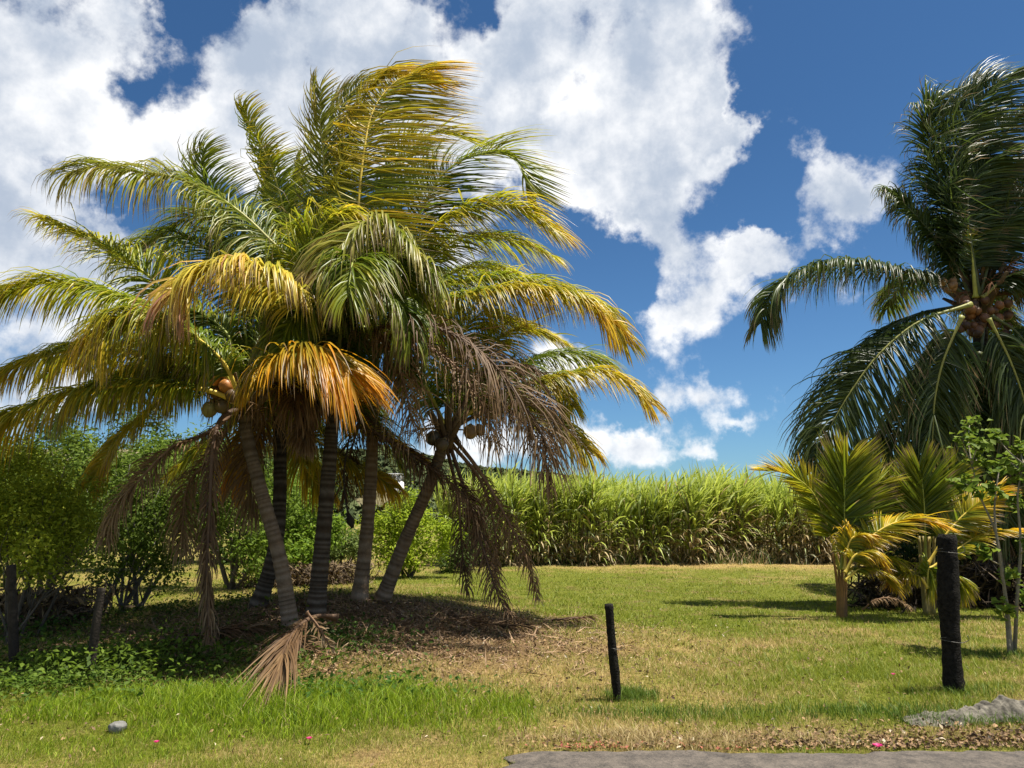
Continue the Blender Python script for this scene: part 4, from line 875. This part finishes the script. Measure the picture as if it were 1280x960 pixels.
for i, (px, py, Y, rp, lab) in enumerate([(-60, 560, 20, 90, 'far dark tree at the left edge of the view'), (60, 560, 22, 80, 'far tree above the light green bush'), (170, 550, 23, 80, 'far tree above the thin pale stems'), (290, 575, 26, 70, 'far tree behind the leftmost palm trunk'), (380, 600, 32, 50, 'far tree at the foot of the hill'), ]):
    tree('shade_tree', lab, 'tree', gb(px, Y), [cl(px, py + 12, Y, rp * .8), cl(px - rp * .6, py + 70, Y, rp * .6), cl(px + rp * .6, py + 70, Y, rp * .6), cl(px, py + 110, Y, rp * .6), cl(px + rp*.5, py + 20, Y, rp * .5)],
         7000, .14, [.03, .06, .012], [.10, .15, .025], LT)
def brush():
    # dry tangle along the foot of the bushes and the heap at far left
    for (name, lab, spots) in [('dry_brush', 'tangle of dry brown brush at the foot of the bushes behind the palms', [(330 + 12 * i, 712 - i * .6, 17.5 + .1 * i) for i in range(10)]),
                          ('brush_pile', 'heap of dead twigs and brown leaves on the path at left', [(40, 780, 10.5), (60, 785, 10.5), (75, 775, 10.8), (100, 765, 11.5), (50, 775, 11)])]:
        b = gb(spots[0][0], spots[0][2]); root = empty(name, b, lab, 'brush'); a = Acc(); l = Acc()
        for (px, py, Y) in spots:
            c = gb(px, Y)
            for k in range(26):
                p = c + np.array([rng.normal(0, .3), rng.normal(0, .25), .0]); e = p + np.array([rng.normal(0, .35), rng.normal(0, .3), .15 + .45 * rng.random()])
                tube(a, curve([p, (p + e) / 2 + rng.normal(0, .06, 3), e], 5), np.linspace(.012, .004, 5), 4, mixc([.06, .04, .03], [.24, .18, .12], rng.random()))
            m_ = 260; pos = c + rng.normal(0, 1, (m_, 3)) * [.35, .3, .0] + np.stack([np.zeros(m_), np.zeros(m_), rng.random(m_) * .5], 1)
            leaves(l, pos, .10 + .12 * rng.random(m_), rng.normal(size=(m_, 3)), mixc([.05, .035, .025], [.20, .14, .07], rng.random((m_, 1))), .25)
        a.build('twigs', M['bark'], root); l.build('dead_leaves', M['litter'], root)
brush()
# understorey at the right: the tall palm's shade is put into the leaf colours
tree('shade_toned_shrub', 'leafy shrub under the tall right-hand palm, coloured dark for the shade there', 'shrub', gb(1225, 15.5), [cl(1180, 690, 15.5, 40), cl(1225, 680, 15.5, 45), cl(1275, 680, 15.5, 45), cl(1250, 640, 16, 40), cl(1190, 640, 16, 40), cl(1130, 705, 15.6, 28), cl(1300, 640, 16, 60)],
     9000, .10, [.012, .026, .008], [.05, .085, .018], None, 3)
b = gb(1110, 13.6); root = empty('brush_pile', b, 'heap of dead palm leaves between the two young palms, coloured dark for the shade', 'brush'); l = Acc()
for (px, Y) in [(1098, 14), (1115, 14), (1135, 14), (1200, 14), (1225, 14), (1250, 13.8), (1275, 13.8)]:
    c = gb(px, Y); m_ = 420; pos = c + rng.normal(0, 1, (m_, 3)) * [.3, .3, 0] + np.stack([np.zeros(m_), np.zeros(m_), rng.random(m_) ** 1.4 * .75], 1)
    leaves(l, pos, .18 + .35 * rng.random(m_), rng.normal(size=(m_, 3)), mixc([.018, .014, .010], [.12, .085, .05], rng.random((m_, 1)) ** 2), .10)  # dead leaf browns darkened to stand for the shadowed gap
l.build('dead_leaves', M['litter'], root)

def rosette_shrub():
    base = G(1266, 818); Y = base[1]
    root = empty('sapling', base, 'slender sapling with pale stems and rosettes of light green leaves at the right edge', 'sapling'); a = Acc()
    tips = [(1212, 530), (1225, 555), (1245, 545), (1232, 580), (1262, 578), (1275, 560), (1290, 600), (1205, 605), (1240, 615), (1268, 630), (1262, 720), (1285, 745), (1255, 760), (1228, 690), (1290, 680), (1218, 570), (1280, 590), (1250, 590), (1204,548), (1222,612)]
    stems = [[(1264, 818), (1259, 760), (1250, 700), (1243, 640), (1248, 590)], [(1268, 818), (1272, 740), (1276, 680), (1272, 620), (1280, 580)], [(1262, 818), (1256, 740), (1246, 670), (1225, 620), (1215, 580)]]
    SP = []
    for s in stems:
        q = curve([P(x, y, Y + .05 * rng.normal()) for x, y in s], 24); SP.append(q); tube(a, q, np.linspace(.026, .008, 24), 8, (.22, .19, .14), 1, True, .05)
    allp = np.concatenate(SP)
    for (x, y) in tips:
        t = P(x, y, Y + rng.normal(0, .18)); low = allp[allp[:, 2] < t[2] - .08]
        if not len(low): low = allp
        o = low[np.argmin(np.linalg.norm(low - t, axis=1))]
        tube(a, curve([o, (o + t) / 2 + rng.normal(0, .02, 3), t], 8), np.linspace(.010, .005, 8), 6, (.24, .21, .15))
        l = Acc(); m_ = 34; pos = t + rng.normal(0, .06, (m_, 3)); 
        leaves(l, pos, .085 + .04 * rng.random(m_), rng.normal(0, .5, (m_, 3)) + np.array([0, -.2, 1]), mixc([.07, .13, .015], [.20, .26, .03], rng.random((m_, 1))), .75)
        l.build('leaf_rosette', M['leaf'], root)['kind'] = 'stuff'
    a.build('stems', M['bark'], root, True)
rosette_shrub()

# ------------------------------------------------------------------ sugar cane
def cane():
    a = Acc(); n = 2700
    x = -2.4 + rng.random(n) * 34; dep = rng.random(n) ** 1.6 * 8; edge = 25.2 + 1.6 * (fnoise(x, x * 0, .6, 61) - .5) * 2 + np.clip(-x, 0, 3) * -.3
    y = edge + dep; z = H(x, y)
    hgt = 2.55 + 1.1 * fnoise(x, y, .55, 62) + .55 * rng.normal(size=n) * .6 + .02 * dep + .3 * np.exp(-((x - 7.6) / 1.2) ** 2)
    bend = rng.normal(0, .13, n) + .05
    # stems
    k = 6; t = np.linspace(0, 1, k)
    for i in range(n):
        if dep[i] > 2.5: continue
        q = np.stack([x[i] + bend[i] * 1.2 * t ** 2, y[i] + rng.normal(0, .1) * t, z[i] + hgt[i] * .62 * t], 1)
        tube(a, q, .016, 4, mixc([.10, .12, .03], [.30, .22, .10], rng.random()), 1, False)
    # leaves, vectorised
    per = 17; ix = np.repeat(np.arange(n), per); m_ = len(ix)
    f = rng.random(m_); f[np.tile(np.arange(per) < 5, n)] = .78 + .22 * rng.random((np.tile(np.arange(per) < 5, n)).sum())
    p = np.stack([x[ix] + bend[ix] * 1.2 * (f * .62) ** 2, y[ix], z[ix] + hgt[ix] * .64 * f], 1)
    az = rng.random(m_) * 2 * math.pi; up = .9 + 1.9 * f ** 2 + rng.normal(0, .25, m_)
    fr_b = (dep[ix] < 1.5) * (1.25 - f) * .9
    d = nrm(np.stack([np.cos(az) + .15, np.sin(az) - fr_b, up], 1)); L = (.75 + .55 * rng.random(m_)) * (.55 + .5 * f); sag = (.9 - .65 * f + .25 * rng.random(m_))
    w = (.045 + .040 * rng.random(m_)); K = 4; pos = p; rings = []
    wv = nrm(np.cross(d, np.array([0, 0, 1.0]) + rng.normal(0, .3, (m_, 3))))
    for kk in range(K + 1):
        ww = w * [.7, 1, .85, .55, 0][kk] / 2
        if kk < K: rings += [pos - wv * ww[:, None], pos + wv * ww[:, None]]
        else: rings.append(pos)
        d = nrm(d + np.stack([np.full(m_, .05), np.zeros(m_), -sag * .55 * (kk + .4) / 2], 1)); pos = pos + d * (L / K)[:, None]
    V = np.stack(rings, 1); nv = V.shape[1]; b = np.arange(m_)[:, None] * nv
    Q = np.concatenate([b + np.array([[2 * q_, 2 * q_ + 1, 2 * q_ + 3, 2 * q_ + 2]]) for q_ in range(K - 1)]); T = b + np.array([[2 * K - 2, 2 * K - 1, 2 * K]])
    r = rng.random((m_, 1)); patch = fnoise(x[ix], y[ix], .5, 65)[:, None]
    g = mixc([.20, .28, .03], [.55, .60, .11], np.clip(r * .7 + patch * .5, 0, 1)); dcol = mixc([.26, .18, .08], [.66, .52, .28], r)
    pd = np.clip(.9 - f * 1.35 + .6 * (patch[:, 0] - .4) + .25 * sstep(x[ix], 5, 9), .03, .95)
    c = np.where((rng.random(m_) < pd)[:, None], dcol, g)
    pale = (rng.random(m_) < .12)[:, None]; c = np.where(pale, c * .5 + np.array([.22, .26, .17]), c)
    a.add(V.reshape(-1, 3), Q, T, np.repeat(c, nv, 0))
    tag(a.build('sugar_cane', M['cane']), 'dense field of tall green sugar cane with dry brown foot', 'sugar cane', kind='stuff')
    # weeds and straw along the foot of the cane
    b = Acc(); n = 9000; x = -2 + rng.random(n) * 24; y = 24.6 + rng.random(n) * 1.4; k = rng.random(n) < sstep(fnoise(x, y, .8, 71), .3, .6); x, y = x[k], y[k]; n = len(x); r = rng.random(n)[:, None]
    c = np.where(rng.random((n, 1)) < .5, mixc([.26, .19, .09], [.48, .38, .2], r), mixc([.06, .11, .015], [.14, .19, .03], r))
    blades(b, x, y, .05 + .60 * rng.random(n) ** 3, .02 + .015 * rng.random(n), c * .8, c, 1.3, 2)
    tag(b.build('field_edge_weeds', M['grass']), 'dry straw and weeds along the foot of the cane', 'weeds', kind='stuff')
cane()

# ------------------------------------------------------------------ hill and house
def hz(x, y):
    px = 640 + x / y * F
    top = np.interp(px, [-1500, -300, 100, 300, 430, 480, 540, 600, 650, 720, 800, 900, 1300], [40, 38, 36, 36, 32.5, 34, 29, 23, 21.5, 18.0, 9, 2, -3])
    s = sstep(y, 150, 400); return -1.0 + (top + 1) * s * (.92 + .16 * fnoise(x, y, .012, 81)) * np.where(y > 400, np.clip(1 - (y - 400) / 500, 0, 1), 1)
def hill():
    xs = np.linspace(-700, 260, 140); ys = np.linspace(140, 800, 80); X, Y = np.meshgrid(xs, ys); Z = hz(X, Y)
    V = np.stack([X.ravel(), Y.ravel(), Z.ravel()], 1); nx = len(xs); i = np.arange(len(ys) - 1)[:, None] * nx; j = np.arange(nx - 1)[None]
    Q = np.stack([i + j, i + j + 1, i + nx + j + 1, i + nx + j], -1).reshape(-1, 4)
    tag(mk('hill', V, Q, mat('hill_scrub', (.16, .14, .075), rough=1, vary=.55, vscale=.12, spec=.05), smooth=True), kind='structure')
    a = Acc(); n = 2600; y = 170 + rng.random(n) * 260; px = 200 + rng.random(n) * 620; x = (px - 640) / F * y
    k = fnoise(x, y, .02, 83) + sstep(y, 200, 340) * .35 > .52; x, y = x[k], y[k]; z = hz(x, y); n = len(x)
    k = ~((np.abs(x - HX[0]) < 8) & (y < HX[1] + 6) & (y > HX[1] - 60)); x, y, z = x[k], y[k], z[k]; n = len(x)
    r = 1.5 + 2.2 * rng.random(n); m_ = 34; ix = np.repeat(np.arange(n), m_); d = nrm(rng.normal(size=(len(ix), 3))); d[:, 2] = np.abs(d[:, 2]) * 1.0
    pos = np.stack([x[ix], y[ix], z[ix] + r[ix] * .4], 1) + d * (r[ix] * (.75 + .3 * rng.random(len(ix))))[:, None] * np.array([1, 1, .85])
    tone = np.clip(rng.random(n)[ix] * .7 + rng.random(len(ix)) * .3, 0, 1)[:, None]
    leaves(a, pos, r[ix] * .75, d + rng.normal(0, .3, d.shape), mixc([.035, .05, .022], [.10, .12, .045], tone), .9)
    tag(a.build('hill_trees', M['far']), 'wooded cover of far trees on the hillside', 'trees', kind='stuff')
HX = P(489, 610, 245)
def house():
    c = P(489, 608, 245); Y = 245; z0 = c[2]; s = Y / F
    root = empty('house', (c[0], Y, z0), 'small white house with flat roofed terrace on the far hillside', 'house')
    x = c[0]
    a = Acc(); box(a, (x - 1 * s, Y, z0 - 4), (x + 12 * s, Y + 7, z0 + 6.5 * s)); box(a, (x - 14 * s, Y + .6, z0 - 1.5), (x - 1 * s - .003, Y + 7, z0 + 7.2 * s), (1, 1, 1)); a.build('wall', M['white'], root)
    a = Acc(); box(a, (x - 4.3 * s, Y - .6, z0 + 15 * s), (x + 12.5 * s, Y + 6, z0 + 16 * s)); a.build('terrace_roof', M['white'], root)
    for k in (-3.7, 1.5, 6.5, 11.6):
        a = Acc(); box(a, (x + (k - .35) * s, Y - .3, z0 + 6.5 * s), (x + (k + .35) * s, Y + .1, z0 + 15 * s)); a.build('column', M['white'], root)
    a = Acc(); box(a, (x - 4 * s, Y - .2, z0 + 7.2 * s), (x + 12 * s, Y - .1, z0 + 9.5 * s)); a.build('railing', mat('grey_railing', (.3, .3, .28), rough=.8, vary=.2), root)
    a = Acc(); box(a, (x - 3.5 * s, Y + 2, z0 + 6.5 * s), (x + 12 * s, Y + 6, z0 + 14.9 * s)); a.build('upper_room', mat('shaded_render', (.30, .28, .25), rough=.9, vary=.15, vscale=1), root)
    for k in (1.5, 6):
        a = Acc(); box(a, (x + k * s, Y - .08, z0 + 1.5 * s), (x + (k + 2) * s, Y - .003, z0 + 4.5 * s)); a.build('window', M['glass'], root)
house(); hill()
